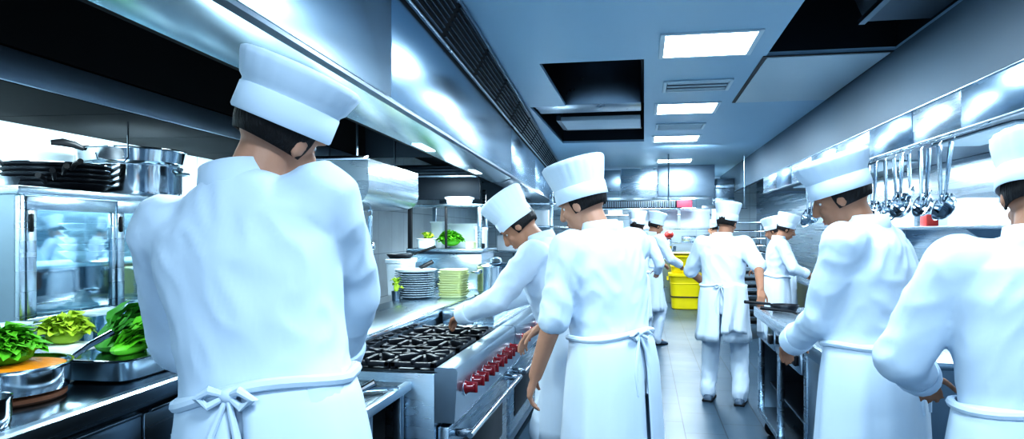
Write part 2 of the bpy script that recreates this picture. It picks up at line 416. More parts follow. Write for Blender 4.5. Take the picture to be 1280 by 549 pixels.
    for S,E_,W,sg,pn in arms:                                # cuffs
        C_ = E_.lerp(W, sleeve*.93) if sleeve > .05 else E_
        if sleeve > .05:
            d = (W-E_).normalized(); c = MB(); rc = (.052 if sleeve > .5 else .062)*k
            c.tube([C_-d*.028, C_-d*.02, C_+d*.045, C_+d*.05, C_+d*.03], [rc+.003, rc+.007, rc+.002, rc-.006, rc-.010], 18, True); c.build('cuff', M['cloth'], jk, sharp=60)
    # trousers and shoes
    t = MB(); t.ell((0,0,.93), (.172,.125,.12))
    for H_,K,A,sg in legs:
        t.cap(H_, K, .100, .080); t.cap(K, A+Vector((0,0,.0)), .080, .068); t.cap(A+Vector((0,0,.03)), A+Vector((0,.012,-.015)), .070, .066)
    remeshed(t, 'trousers', M['cloth'], root, max(.012, vox), 4, .010, seed+3)
    for H_,K,A,sg in legs:
        z0 = A.z-.085
        sh = MB()
        secs = [(-.085,.030,.035),(-.06,.040,.055),(0,.043,.075),(.06,.047,.055),(.12,.050,.042),(.165,.040,.030),(.185,.020,.015)]
        rows = []; vs = []; n = 14
        for y,w,h in secs:
            row = []
            for q_ in range(n):
                a = 2*PI*q_/n; z = max(0, h*(.5+.5*math.sin(a))*1.25); row.append(len(vs)); vs.append(Vector((A.x+sg*.006*y/.1+w*math.cos(a), A.y+y, z0+z)))
            rows.append(row)
        fs = [[p[i],p[(i+1)%n],r_[(i+1)%n],r_[i]] for p,r_ in zip(rows,rows[1:]) for i in range(n)]+[rows[0][::-1], rows[-1]]
        sh._add(vs, fs); so = sh.build('shoe', M['shoe'], root, sharp=50)
        sl = MB(); sl.box(A.x-.046, A.x+.046, A.y-.088, A.y+.178, z0, z0+.022, .01); sl.build('sole', M['rubber'], so)
    # apron wrapped about the hips, tied behind
    if apron:
        n = 56; secs = [(1.055,.176,.140),(1.0,.186,.150),(.92,.198,.160),(.80,.204,.168),(.66,.212,.176),(apron_len+.06,.220,.184),(apron_len,.222,.186)]
        a_ = MB(); vs = []; rows = []
        A0, A1 = -PI/2+.10, 3*PI/2-.02
        for si, (z,rx,ry) in enumerate(secs):
            row = []
            for q_ in range(n):
                a = A0+(A1-A0)*q_/(n-1); f = si/(len(secs)-1)
                w = 1+f*(.035*math.sin(9*a+seed)+.025*math.sin(15*a+seed*2+f*2))+(.03*(q_/(n-1)) )
                v = Vector((rx*bulk*w*math.cos(a), ry*bulk*w*math.sin(a), z)); row.append(len(vs)); vs.append(tp(v))
            rows.append(row)
        a_._add(vs, [[p[i],p[i+1],r_[i+1],r_[i]] for p,r_ in zip(rows,rows[1:]) for i in range(n-1)])
        ao = a_.build('apron', M['apron'], root, sharp=80)
        so = ao.modifiers.new('t','SOLIDIFY'); so.thickness = .004
        w = MB(); pts = [tp((.183*bulk*math.cos(2*PI*i/36), .147*bulk*math.sin(2*PI*i/36), 1.045+.008*math.sin(3*i/6))) for i in range(36)]
        w.tube(pts, .012, 8, closed=True); w.build('waist_tie', M['apron'], ao)
        w = MB(); kb = tp((0,-.155*bulk,1.045))
        w.ell(kb, (.018,.012,.014)); 
        for sg in (-1,1):
            w.tube([kb, kb+Vector((sg*.03,-.012,.012)), kb+Vector((sg*.055,-.010,-.004)), kb+Vector((sg*.032,-.012,-.018)), kb], [.005,.009,.010,.008,.005], 8)
            w.tube([kb, kb+Vector((sg*.025,-.014,-.07)), kb+Vector((sg*.040,-.016,-.16)), kb+Vector((sg*.03,-.02,-.24))], [.005,.008,.009,.008], 8)
        w.build('tie_bow', M['apron'], ao)
    return root
# ------------------------------------------------------------------ the setting
CZ = 2.79
m = MB(); m.box(-4.6, 3.2, -3.5, 17.2, -.06, 0); struct('floor', m, M['floor'])
# ceiling slab with its two openings left out
xs = [-4.4, -1.16, -.79, 0.0, .88, 1.76, 3.0]; ys = [-3.5, 3.0, 5.35, 5.42, 7.2, 10.2, 17.2]
m = MB()
for i in range(len(xs)-1):
    for k in range(len(ys)-1):
        cx, cy = (xs[i]+xs[i+1])/2, (ys[k]+ys[k+1])/2
        if -.79 < cx < 0 and 5.35 < cy < 10.2: continue
        if -1.16 < cx < -.79 and 7.2 < cy < 10.2: continue
        if .88 < cx < 1.76 and 3.0 < cy < 5.42: continue
        m.box(xs[i], xs[i+1], ys[k], ys[k+1], CZ, CZ+.03)
struct('ceiling', m, M['ceil'])
def recess(x0,x1,y0,y1,h,mt):
    m = MB(); t=.02
    m.box(x0-t,x0,y0-t,y1+t,CZ+.03,CZ+h); m.box(x1,x1+t,y0-t,y1+t,CZ+.03,CZ+h); m.box(x0,x1,y0-t,y0,CZ+.03,CZ+h); m.box(x0,x1,y1,y1+t,CZ+.03,CZ+h); m.box(x0-t,x1+t,y0-t,y1+t,CZ+h,CZ+h+t)
    return m
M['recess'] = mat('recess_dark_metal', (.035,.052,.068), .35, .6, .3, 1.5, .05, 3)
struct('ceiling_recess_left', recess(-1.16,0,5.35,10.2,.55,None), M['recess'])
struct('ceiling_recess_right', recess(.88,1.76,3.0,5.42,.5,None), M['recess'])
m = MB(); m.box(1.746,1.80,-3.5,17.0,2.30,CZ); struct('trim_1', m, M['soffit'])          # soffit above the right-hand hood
m = MB(); m.box(2.55,2.62,-3.5,17.0,0,CZ); struct('wall_right', m, M['steel'])
m = MB(); m.box(-3.10,-3.02,-4,18,0,CZ); struct('wall_left', m, M['walltile'], left=True)
m = MB(); m.box(-4.4,2.55,17.0,17.1,0,CZ); struct('wall_far', m, M['walltile_x'])

# ceiling lights, vents, access panel, duct in the recess
def ceiling_light(x,y,label):
    t = thing('ceiling_light', label, 'light', (x,y,CZ), 0, 'square ceiling lights down the aisle')
    f = MB()
    for a in ((-.325,-.29,-.325,.325),(.29,.325,-.325,.325),(-.29,.29,-.325,-.29),(-.29,.29,.29,.325)): f.box(a[0],a[1],a[2],a[3],-.012,-.001,.003)
    f.build('frame', M['frost'], t)
    d = MB(); d.box(-.29,.29,-.29,.29,-.008,-.001); d.build('diffuser', M['light'], t)
    lt = bpy.data.lights.new('lamp','AREA'); lt.shape='SQUARE'; lt.size=.56; lt.energy=LAMP; lt.color=(.74,.89,1.0)
    lo = bpy.data.objects.new('lamp',lt); COL.objects.link(lo); lo.parent=t; lo.location=(0,0,-.03)
    return t
LAMP = 36
for (x,y,l) in ((.43,5.0,'nearest and largest square ceiling light of the row'),(.43,7.53,'second square ceiling light, between the two slim vents'),(.43,9.95,'third square ceiling light, just beyond the farther vent'),(.54,13.05,'farthest small ceiling light above the steel cross hood')):
    ceiling_light(x,y,l)
def ceiling_vent(x,y,label,inner):
    t = thing('ceiling_vent', label, 'vent', (x,y,CZ), 0, 'slim vents between the ceiling lights')
    f = MB()
    for a in ((-.29,-.26,-.22,.22),(.26,.29,-.22,.22),(-.26,.26,-.22,-.19),(-.26,.26,.19,.22)): f.box(*a,-.018,-.001,.004)
    f.build('frame', M['frost'], t)
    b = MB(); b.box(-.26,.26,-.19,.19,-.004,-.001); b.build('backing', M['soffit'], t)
    for k in range(inner):
        yy = -.19+.38*(k+.5)/inner; s_ = MB(); s_.box(-.255,.255,yy-.016,yy+.016,-.013,-.005,.003); s_.build('slat', M['frost'], t)
ceiling_vent(.455,6.37,'pale rectangular ceiling vent beside the nearest ceiling light',3)
ceiling_vent(.43,8.79,'slim slatted ceiling vent between the second and third lights',5)
t = thing('access_panel','large flat access panel in the ceiling with a dark shadow gap','ceiling panel',(1.30,6.34,CZ))
m = MB(); m.box(-.41,.43,-.90,.92,-.012,-.002,.003); m.build('panel',mat('panel_paint',(.50,.60,.66),.4,0,.03,1),t)
m = MB()
for a in ((-.44,-.41,-.93,.95),(.43,.445,-.93,.95),(-.41,.43,-.93,-.90),(-.41,.43,.92,.95)): m.box(*a,-.006,-.001)
m.build('gap_frame',M['black'],t)
t = thing('duct','steel duct crossing the dark ceiling opening above the range','duct',(0,0,CZ),0)
m = MB(); m.box(-1.13,-.03,7.25,7.75,.02,.46,.01); m.build('duct_body',M['steel_mid'],t)
m = MB(); m.box(-.95,-.04,8.15,8.85,-.005,.05,.01); m.build('diffuser_panel',M['frost'],t)
m = MB(); m.box(-.98,-.025,8.85,8.95,.0,.10,.01); m.box(-1.0,-.95,8.12,8.9,.0,.06); m.build('diffuser_frame',M['steel_dark'],t)
t = thing('duct','dark sloping duct inside the right-hand ceiling opening','duct',(0,0,CZ),0)
m = MB(); m.prism([(1.36,.03),(1.74,.03),(1.74,.42),(1.20,.42)],3.05,4.75); m.build('duct_body',M['steel_dark'],t)
m = MB(); m.box(1.33,1.37,3.05,4.78,.02,.05); m.build('edge_strip',M['steel_mid'],t)

# ------------------------------------------------------------------ left: the great range hood
def hood():
    t = thing('range_hood','long stainless range hood with slatted grille hanging over the cooking line','hood',(0,0,0),0,None,True)
    for i,(y0,y1) in enumerate(((-1.0,2.95),(2.953,7.03),(7.05,9.6),(9.603,12.9))):
        m = MB(); m.box(-.935,-.90,y0,y1,2.06,2.565,.004)
        m.build('front_panel',M['steel_h'],t)
    m = MB(); m.prism([(-.925,2.075),(-.895,2.075),(-.880,2.062),(-.880,2.048),(-.895,2.038),(-.925,2.042)],-1,12.9); m.build('edge_bead',M['steel_dark'],t)
    m = MB(); m.prism([(-.925,2.05),(-.895,2.04),(-1.00,2.000),(-1.10,2.000),(-1.10,2.03),(-1.00,2.03)],-1,7.0); m.build('lip',M['lip'],t)
    m = MB(); m.prism([(-.925,2.05),(-.895,2.04),(-1.00,2.000),(-1.10,2.000),(-1.10,2.03),(-1.00,2.03)],7.05,12.9); m.build('lip',M['steel_mid'],t)
    for y in (2.1,3.9,5.6):
        m = MB(); m.box(-1.07,-1.015,y,y+.34,1.994,2.001,.002); m.build('light_lens',M['ledstrip'],t)
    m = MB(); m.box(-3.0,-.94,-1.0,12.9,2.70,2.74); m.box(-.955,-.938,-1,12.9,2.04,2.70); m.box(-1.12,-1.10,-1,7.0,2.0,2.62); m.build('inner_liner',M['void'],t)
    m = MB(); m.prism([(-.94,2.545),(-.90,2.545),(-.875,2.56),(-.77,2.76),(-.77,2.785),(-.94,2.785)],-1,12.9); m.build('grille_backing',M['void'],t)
    m = MB()
    for (x,z) in ((-.885,2.566),(-.778,2.765)): m.box(x-.014,x+.014,-1,12.9,z-.012,z+.012,.004)
    m.build('grille_rail',M['steel_mid'],t)
    y = -1.0; k = 0
    while y < 12.8:
        g = MB(); L_ = .92
        for s_ in range(7):
            f = (s_+.8)/7.6; x = -.885+f*.107+.010; z = 2.566+f*.199-.004
            g.box(x-.008,x+.010,y+.02,y+L_-.02,z-.004,z+.002)
        gp = g.build('grille',M['steel_dark'],t)
        g = MB(); q = Matrix.Rotation(-R(62),3,'Y'); g.box(-.825-.115,-.825+.115,y+L_-.018,y+L_+.018,2.668-.005,2.668+.006,.003,q); g.build('grille_divider',M['steel_mid'],gp)
        y += L_+.04
    # far end of the first bay: closing panel with the filter slats above it
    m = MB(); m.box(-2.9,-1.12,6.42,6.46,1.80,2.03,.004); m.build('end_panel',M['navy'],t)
    m = MB(); m.box(-2.9,-1.125,6.42,6.46,2.2,2.69,.004); m.build('end_panel',M['panel_grey'],t)
    m = MB(); m.box(-2.9,-1.10,6.38,6.42,2.005,2.035,.004); m.build('end_rail',M['lip'],t)
    for k in range(3):
        m = MB(); m.box(-2.9,-1.15,6.75+.22*k,6.80+.22*k,2.06+.045*k,2.10+.05*k,.004); m.build('filter_slat',M['steel_mid'],t)
    m = MB(); m.box(-3.0,-.94,12.86,12.9,2.0,2.7); m.build('end_cap',M['steel_mid'],t)
    return t
hood()
t = thing('bulkhead','long dark steel bulkhead box above the white tiled wall','bulkhead',(0,0,0),0,None,True)
for (y0,y1) in ((-1,2.1),(2.104,4.3),(4.304,6.38)):
    m = MB(); m.box(-2.215,-2.195,y0,y1,2.066,2.19,.003); m.build('front_band',M['satin'],t)
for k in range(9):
    y0 = -1+.82*k; m = MB(); m.box(-3.01,-2.216,y0+.003,y0+.817,2.064,2.08); m.build('underside_panel',M['void'],t)  # underside coloured near black, painting in its shade against lamp bounce
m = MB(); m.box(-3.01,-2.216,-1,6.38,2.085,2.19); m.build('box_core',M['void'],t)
m = MB(); m.box(-3.01,-2.20,-1,6.38,2.20,2.69); m.build('cavity_block',M['void'],t)  # solid black block painted in for the dark void above the band
# wire hook hanging from the bulkhead
t = MB(); p = [(-2.40,3.32,2.063),(-2.40,3.32,1.88),(-2.40,3.29,1.855),(-2.40,3.17,1.85),(-2.40,3.10,1.857),(-2.40,3.09,1.88)]
t.tube([lw(q) for q in p], .004, 8); tag(t.build('wire_hook',M['polish']), 'bent wire hook hanging from the bulkhead over the lidless pot','hook')

# ------------------------------------------------------------------ left counter with its glass cabinet
t = thing('wall_counter','long stainless counter along the tiled wall with drawers below','counter',(0,0,0),0,None,True)
m = MB(); m.box(-3.0,-1.76,-1,5.4,.875,.90,.004); m.build('worktop',M['counter'],t)
m = MB(); m.prism([(-1.775,.83),(-1.735,.83),(-1.730,.84),(-1.730,.893),(-1.738,.902),(-1.775,.902)],-1,5.4); m.build('edge_trim',M['steel'],t)
m = MB(); m.box(-2.98,-1.80,-1,5.4,.10,.86); m.build('carcass',M['steel_dark'],t)
for k in range(9):
    y0 = -.95+.70*k; d = MB(); d.box(-1.80,-1.772,y0,y0+.68,.62,.79,.006); dd = d.build('drawer',M['steel'],t)
    h = MB(); h.box(-1.772,-1.755,y0+.02,y0+.66,.79,.803,.003); h.build('handle',M['steel_mid'],dd)
    d = MB(); d.box(-1.80,-1.775,y0,y0+.68,.14,.60,.006); d.build('door',M['steel'],t)
m = MB(); m.box(-2.9,-1.9,-1,5.4,0,.10); m.build('plinth',M['black'],t)
def cabinet():
    t = thing('glass_cabinet','stainless cabinet with sliding glass doors standing on the wall counter','cabinet',(0,0,0),0,None,True)
    y0,y1,x0,x1,z0,z1 = 2.70,5.2,-3.0,-2.45,.901,1.66
    m = MB(); m.box(x0,x1-.02,y0,y0+.03,z0,z1); m.box(x0,x1-.02,y1-.03,y1,z0,z1); m.box(x0,x0+.02,y0+.03,y1-.03,z0,z1); m.box(x0+.02,x1-.04,y0+.03,y1-.03,z0,z0+.03); m.build('carcass',M['steel_mid'],t)
    m = MB(); m.box(x0-.005,x1+.012,y0-.02,y1+.01,z1,z1+.038,.006); m.build('top',M['steel'],t)
    m = MB(); m.box(x1-.03,x1,y0,y0+.032,z0,z1,.004); m.build('corner_post',M['steel'],t)
    m = MB(); m.box(x1-.03,x1,y0+.03,y1,z0,1.10,.004); m.build('bottom_rail',M['steel_mid'],t)
    m = MB(); m.box(x0+.03,x1-.06,y0+.03,y1-.03,1.33,1.345,.003); m.build('shelf',M['white'],t)
    for k in range(4):
        a = y0+.036+.57*k; b = a+.555
        if b > y1: b = y1-.01
        f = MB(); w=.052
        f.box(x1-.02,x1+.004,a,b,z1-.065,z1-.004,.003); f.box(x1-.02,x1+.004,a,b,1.10,1.125,.003); f.box(x1-.02,x1+.004,a,a+w,1.125,z1-.065,.003); f.box(x1-.02,x1+.004,b-w*.5,b,1.125,z1-.065,.003)
        d = f.build('door',M['steel'],t)
        g = MB(); g.box(x1-.012,x1-.006,a+w,b-w*.5,1.125,z1-.065); g.build('pane',M['glass'],d)
        h = MB(); h.box(x1+.004,x1+.016,a+.008,a+.026,1.50,1.58,.005); h.build('handle',M['black'],d)
    lt = bpy.data.lights.new('cabinet_lamp','AREA'); lt.shape='RECTANGLE'; lt.size=.3; lt.size_y=2.1; lt.energy=9; lt.color=(.75,.93,1)
    lo = bpy.data.objects.new('cabinet_lamp',lt); COL.objects.link(lo); lo.parent=t; lo.location=(-2.75,4.0,1.64)
    return t
cabinet()
# dishes behind the glass
def plate_mesh(r=.14,h=.022,rim=.03,mt='china'):
    m = MB(); m.lathe([(0,.004),(r*.55,.004),(r*.62,.0),(r*.66,.004),(r,.018),(r,h),(r*.97,h),(r*.66,.010),(r*.5,.009),(0,.009)],n=36)
    return m
def stack(name,label_fn,cat,loc,n,step,builder,mt,group,left=False,jit=.004,first_rz=0):
    proto = None
    for k in range(n):
        p = (loc[0]+random.uniform(-jit,jit), loc[1]+random.uniform(-jit,jit), loc[2]+k*step)
        if left: p = lw(p)
        lab = label_fn(n-1-k)
        if proto is None:
            proto = builder().build(name,M[mt]); o = proto
        else: o = proto.copy(); COL.objects.link(o)
        o.location = p; o.rotation_euler = (0,0,random.uniform(-.1,.1)+first_rz); tag(o,lab,cat,group)
stack('bowl',lambda i: f'{ORD[i]} white bowl of the stack on the cabinet shelf','bowl',(-2.62,3.30,1.346),5,.035,lambda: MB().lathe([(0,.0),(.05,.0),(.055,.006),(.12,.055),(.117,.057),(.05,.012),(0,.010)],n=30),'china','bowls on the cabinet shelf',True)
stack('dinner_plate',lambda i: f'{ORD[i]} white plate of the stack on the cabinet floor','plate',(-2.65,3.22,1.0),8,.016,lambda: plate_mesh(.15),'china','plates on the cabinet floor',True)
stack('dinner_plate',lambda i: f'{ORD[i]} white plate of the stack behind the second glass door','plate',(-2.65,3.80,1.0),8,.016,lambda: plate_mesh(.15),'china','plates behind the second glass door',True)
for i,(y,l) in enumerate(((3.22,'white food box on the cabinet floor under the plates behind the first door'),(3.80,'white food box on the cabinet floor under the plates behind the second door'))):
    b = MB(); b.box(-.15,.15,-.17,.17,0,.066,.012); o = b.build('food_box',M['white']); o.location = lw((-2.66,y,.9315)); o.rotation_euler=(0,0,SKEW); tag(o,l,'box','boxes on the cabinet floor')
# on top of the cabinet: black pans, a big pot with a colander pan
def serving_pan(loc,rz,label,r=.20):
    t = thing('frying_pan',label,'pan',loc,rz,'black frying pans stacked on the cabinet')
    m = MB(); m.lathe([(0,0),(r*.78,0),(r*.84,.004),(r,.034),(r*.985,.037),(r*.97,.034),(r*.80,.007),(0,.005)],n=40); m.build('pan_body',M['iron'],t)
    m = MB(); m.lathe([(r*.985,.034),(r*1.005,.036),(r*.99,.0395),(r*.97,.037),(r*.985,.034)],n=40); m.build('rim',M['polish'],t)
    m = MB(); m.tube([(r*1.0,0,.026),(r*1.06,0,.036),(r*1.25,0,.052),(r*1.55,0,.058)],[.008,.010,.012,.013],10); m.build('handle',M['black'],t)
for k in range(5):
    serving_pan(lw((-2.70+.004*k,3.21-.008*k,1.6985+.0235*k)), SKEW+R(-62+9*k if k<4 else -112), f'{ORD[4-k]} black frying pan in the stack on the glass cabinet',.235)
def pot(loc,rz,label,cat,r,h,mt='polish',lid=True,handles=True,name='stock_pot',knob='steel'):
    t = thing(name,label,cat,loc,rz)
    m = MB(); m.lathe([(0,0),(r*.93,0),(r*.985,.012),(r,.03),(r,h*.92),(r*1.03,h),(r*1.03,h+.006),(r*.98,h+.004),(r*.97,h*.9),(r*.95,.03),(r*.9,.012),(0,.010)],n=48); m.build('pot_body',M[mt],t)
    if handles:
        for a in (0,PI):
            q = Matrix.Rotation(a,3,'Z'); m = MB(); m.tube([q@Vector(p) for p in ((r*.99,-.05,h*.78),(r*1.0+.03,-.048,h*.80),(r+.045,-.02,h*.81),(r+.045,.02,h*.81),(r+.03,.048,h*.80),(r*.99,.05,h*.78))],.008,8); m.build('handle',M['steel'],t)
    if lid:
        m = MB(); m.lathe([(r*1.03,h+.004),(r*1.04,h+.010),(r*.9,h+.022),(r*.4,h+.034),(0,h+.036),(0,h+.030),(r*.9,h+.012),(r*1.03,h+.004)],n=48); l = m.build('lid',M[mt],t)
        m = MB(); m.tube([(-.04,0,h+.033),(-.035,0,h+.062),(0,0,h+.070),(.035,0,h+.062),(.04,0,h+.033)],.008,8); m.build('lid_handle',M['black' if knob=='black' else 'steel'],l)
    return t
pot(lw((-2.70,3.78,1.699)),.3,'wide polished pot behind the black pans on the glass cabinet','pot',.26,.17,lid=False)
t = thing('saute_pan','shallow polished pan with a short black grip lying on the wide pot','pan',lw((-2.66,3.72,1.8765)),SKEW)
r=.275; m = MB(); m.lathe([(0,0),(r*.86,0),(r*.95,.012),(r,.075),(r*1.03,.080),(r*1.03,.086),(r*.985,.084),(r*.94,.016),(0,.008)],n=48); m.build('pan_body',M['polish'],t)
m = MB(); m.tube([(-.10,-r*.93,.07),(-.13,-r*1.05,.088),(-.17,-r*1.18,.098),(-.21,-r*1.30,.094)],[.012,.018,.021,.013],10); m.build('handle',M['black'],t)
m = MB(); m.tube([(.0,r*.97,.07),(0,r*1.06,.10),(.0,r*1.10,.13)],[.010,.014,.010],8); m.build('grip',M['black'],t)
t = thing('sheet_pan','pale steel tray tilted at the left end of the glass cabinet top','tray',lw((-2.80,2.83,1.7005)),SKEW)
m = MB(); m.prism([(-.14,.0),(.12,.0),(.15,.05),(.145,.052),(.115,.006),(-.135,.006),(-.165,.052),(-.17,.05)],-.10,.10); m.build('tray_body',M['polish'],t)

# ------------------------------------------------------------------ food on the left counter
def leaf(mb,base,direc,up,L_,W_,curl=.3,ruff=.25,n=6):
    d = Vector(direc).normalized(); u = Vector(up); u = (u-d*u.dot(d)).normalized(); s = d.cross(u)
    vs=[]; fs=[]; ph=random.uniform(0,6)
    for i in range(n+1):
        f = i/n; w = W_*math.sin(PI*min(1,f*.93+.07))**.7
        c = Vector(base)+d*(L_*f)-u*(curl*L_*f*f*.6)+u*(.22*L_*math.sin(PI*f))
        for k in (-2,-1,0,1,2):
            e = k/2; vs.append(c+s*w*e+u*(w*(.32*abs(e)+ruff*math.sin(ph+f*11+k*2.1)*abs(e))))
    for i in range(n):
        for k in range(4): fs.append([i*5+k,i*5+k+1,i*5+k+6,i*5+k+5])
    mb._add(vs,fs)
def greens(label,loc,rx,ry,h,n,mt,L0=.10,W0=.03,name='leafy_greens',group=None,axis=None,cat='greens'):
    m = MB(); m.ell((0,0,h*.18),(rx*.72,ry*.72,h*.34),None,14,8)
    for i in range(n):
        a = random.uniform(0,2*PI); r = math.sqrt(random.random()); z = h*(1-r*r)*.55+h*.1
        b = Vector((rx*.7*r*math.cos(a), ry*.7*r*math.sin(a), z))
        d = Vector((math.cos(a)*.8+random.uniform(-.5,.5), math.sin(a)*.8+random.uniform(-.5,.5), random.uniform(.05,.75)))
        if axis: d = Vector(axis)+Vector((random.uniform(-.35,.35),random.uniform(-.35,.35),random.uniform(-.1,.30)))
        k = random.uniform(.7,1.2); leaf(m,b,d,(random.uniform(-.3,.3),random.uniform(-.3,.3),1),L0*k,W0*k,random.uniform(.1,.6),.35)
    o = m.build(name,M[mt],recalc=False); o.location=loc; return tag(o,label,cat,group)
def cooking_pan(loc,rz,label,r,h,name='saute_pan',mt='polish',handle=True):
    t = thing(name,label,'pan',loc,rz)
    m = MB(); m.lathe([(0,0),(r*.90,0),(r*.96,.008),(r*.985,.03),(r*.985,h*.9),(r*1.025,h),(r*1.03,h+.005),(r*.99,h+.004),(r*.955,h*.9),(r*.94,.03),(0,.010)],n=56); m.build('pan_body',M[mt],t)
    if handle: m = MB(); m.tube([(0,r*.98,h*.80),(0,r*1.10,h*.98),(0,r*1.35,h*1.35),(0,r*1.75,h*1.75)],[.012,.011,.012,.014],10); m.build('handle',M['polish'],t)
    return t
m = MB(); m.lathe([(0,0),(.19,0),(.20,.010),(.20,.022),(.19,.028),(0,.028)],n=40); o = m.build('wooden_trivet',mat('dark_wood',(.10,.04,.02),.5,0,.3,20)); o.location=lw((-2.13,2.27,.901)); tag(o,'dark round wooden board under the pan of orange food','board')
cooking_pan(lw((-2.13,2.27,.930)),SKEW+R(-30),'large polished pan holding orange food and green leaves',.215,.095)
m = MB(); m.lathe([(0,.0),(.196,0),(.196,.018),(.15,.024),(.05,.02),(0,.022)],n=40); o = m.build('orange_puree',M['orange']); o.location=lw((-2.13,2.27,1.000)); tag(o,'orange food filling the large polished pan','food')
greens('fresh green leaves heaped in the large polished pan',lw((-2.19,2.31,1.028)),.165,.165,.13,190,'leaf',.075,.027)
t = thing('hotel_pan','dark rectangular steel tray holding long green leaves','tray',lw((-1.99,2.76,.901)),SKEW)
m = MB(); m.loft([(0,.125,.19),(.01,.14,.21),(.085,.155,.235),(.09,.165,.245),(.092,.150,.232),(.02,.13,.20)],40,None,6); m.build('tray_body',M['steel_mid'],t)
m = MB(); m.loft([(.088,.158,.238),(.096,.170,.250),(.098,.168,.248),(.096,.156,.236)],40,None,6); m.build('rim',M['polish'],t)
greens('long dark green leaves spilling over the rectangular tray',lw((-2.04,2.78,1.005)),.10,.18,.11,64,'leafd',.19,.033,axis=(.25,.55,.15))
greens('long bright green leaves lying along the front of the tray',lw((-1.94,2.70,1.005)),.06,.15,.09,46,'leaf',.20,.033,axis=(.45,.65,.05))
greens('yellow-green frilly lettuce head behind the orange pan',lw((-2.29,2.76,1.036)),.10,.10,.12,90,'leaff',.06,.026,name='lettuce',cat='lettuce')
m = MB(); m.box(-.09,.09,-.10,.10,0,.118,.02); o = m.build('food_box',M['white']); o.location=lw((-2.30,2.76,.901)); o.rotation_euler=(0,0,SKEW); tag(o,'white box under the frilly lettuce','box')
pot(lw((-1.89,1.93,.901)),.4,'small steel pot cut by the lower left edge of the counter','pot',.085,.085,lid=False,handles=False,name='saucepan')
def clear_box(loc,w,l,h,label,rz=0):
    t = thing('storage_container',label,'container',loc,SKEW+rz,'clear containers before the cabinet')
    m = MB(); m.loft([(0,w*.42,l*.42),(.006,w*.45,l*.45),(h*.96,w*.5,l*.5),(h,w*.54,l*.54),(h-.003,w*.495,l*.495),(.012,w*.44,l*.44)],32,None,5); m.build('container_body',M['clear'],t)
    m = MB(); m.loft([(h-.004,w*.53,l*.53),(h+.006,w*.55,l*.55),(h+.007,w*.51,l*.51),(h-.002,w*.50,l*.50)],32,None,5); m.build('rim',M['film'],t)
clear_box(lw((-2.385,2.56,.901)),.10,.18,.22,'tall clear plastic container behind the pan, nearest the left edge')
clear_box(lw((-2.34,3.05,.901)),.13,.26,.22,'clear plastic container beside the frilly lettuce, before the glass cabinet')
def crumple(label,loc,r,seed,h):
    m = MB(); m.ell((0,0,h*.5),(r[0],r[1],h*.55),None,40,24)
    for v in m.bm.verts:
        p = v.co; n = noise.noise(p*9+Vector((seed,0,0)))+.6*noise.noise(p*23+Vector((0,seed,0)))
        v.co = Vector((p.x*(1+.22*n),p.y*(1+.22*n),max(0.002,p.z*(1+.35*n))))
    o = m.build('plastic_bag',M['film'],sharp=25); o.location=loc; return tag(o,label,'bag','crumpled plastic bags on the wall counter')
crumple('crumpled clear plastic bag between the leaf tray and the glass cabinet',lw((-2.17,3.40,.901)),(.16,.20,0),1,.22)
crumple('crumpled clear plastic bag on the wall counter beyond the leaf tray',lw((-2.08,3.92,.901)),(.15,.22,0),5,.17)
t = thing('hotel_pan','shallow dark steel tray beyond the leafy tray on the wall counter','tray',lw((-1.88,3.24,.901)),SKEW)
m = MB(); m.loft([(0,.11,.15),(.01,.12,.16),(.055,.13,.175),(.06,.14,.185),(.062,.125,.17),(.02,.11,.15)],40,None,6); m.build('tray_body',M['steel_dark'],t)
# ------------------------------------------------------------------ the cooking line
t = thing('side_counter','low steel counter with open dark shelf beside the range','counter',(0,0,0))
m = MB(); m.box(-1.45,-.975,1.97,2.82,.846,.868,.003); m.build('worktop',M['counter'],t)
m = MB(); m.box(-.985,-.955,1.96,2.82,.838,.874,.005); m.box(-1.45,-.985,1.955,1.975,.838,.872,.005); m.build('edge_trim',M['steel'],t)
for (x,y) in ((-1.0,1.99),(-1.0,2.44),(-1.0,2.78),(-1.42,1.99),(-1.42,2.78)):
    m = MB(); m.box(x-.018,x+.018,y-.018,y+.018,0,.846,.004); m.build('leg',M['steel_mid'],t)
m = MB(); m.box(-1.43,-1.03,2.0,2.78,.28,.30,.003); m.build('shelf',M['steel_dark'],t)
m = MB(); m.box(-1.44,-1.05,2.02,2.76,.301,.84); m.build('under_block',M['void'],t)  # solid block filling the open bay, its shaded interior painted as black

M['knobface'] = mat('fascia_steel', (.48,.57,.65), .32, 1, .10, 5, .06, 9)
def burner_grate(x,y,parent,w=.25,l=.30):
    g = MB(); z=.945
    for s in (-1,1):
        g.box(x-w/2,x+w/2,y+s*(l/2-.012)-.012,y+s*(l/2-.012)+.012,z-.022,z,.004)
        g.box(x+s*(w/2-.012)-.012,x+s*(w/2-.012)+.012,y-l/2,y+l/2,z-.022,z,.004)
    for k in range(4):
        q = Matrix.Rotation(PI/4+k*PI/2,3,'Z')
        g.box(x+.030,x+.125,y-.012,y+.012,z-.014,z+.016,.005,q,(x,y,z))
    for k in range(4):
        q = Matrix.Rotation(k*PI/2,3,'Z'); e = (w if k%2==0 else l)/2
        g.box(x+.045,x+e,y-.011,y+.011,z-.014,z+.012,.005,q,(x,y,z))
    for sx in (-1,1):
        for sy in (-1,1): g.box(x+sx*(w/2-.012)-.011,x+sx*(w/2-.012)+.011,y+sy*(l/2-.012)-.011,y+sy*(l/2-.012)+.011,.918,z-.01)
    go = g.build('grate',M['iron'],parent)
    b = MB(); b.lathe([(0,.918),(.055,.918),(.055,.930),(.045,.934),(.040,.944),(.018,.946),(0,.946)],(x,y,0),28); b.build('burner',M['iron'],parent)
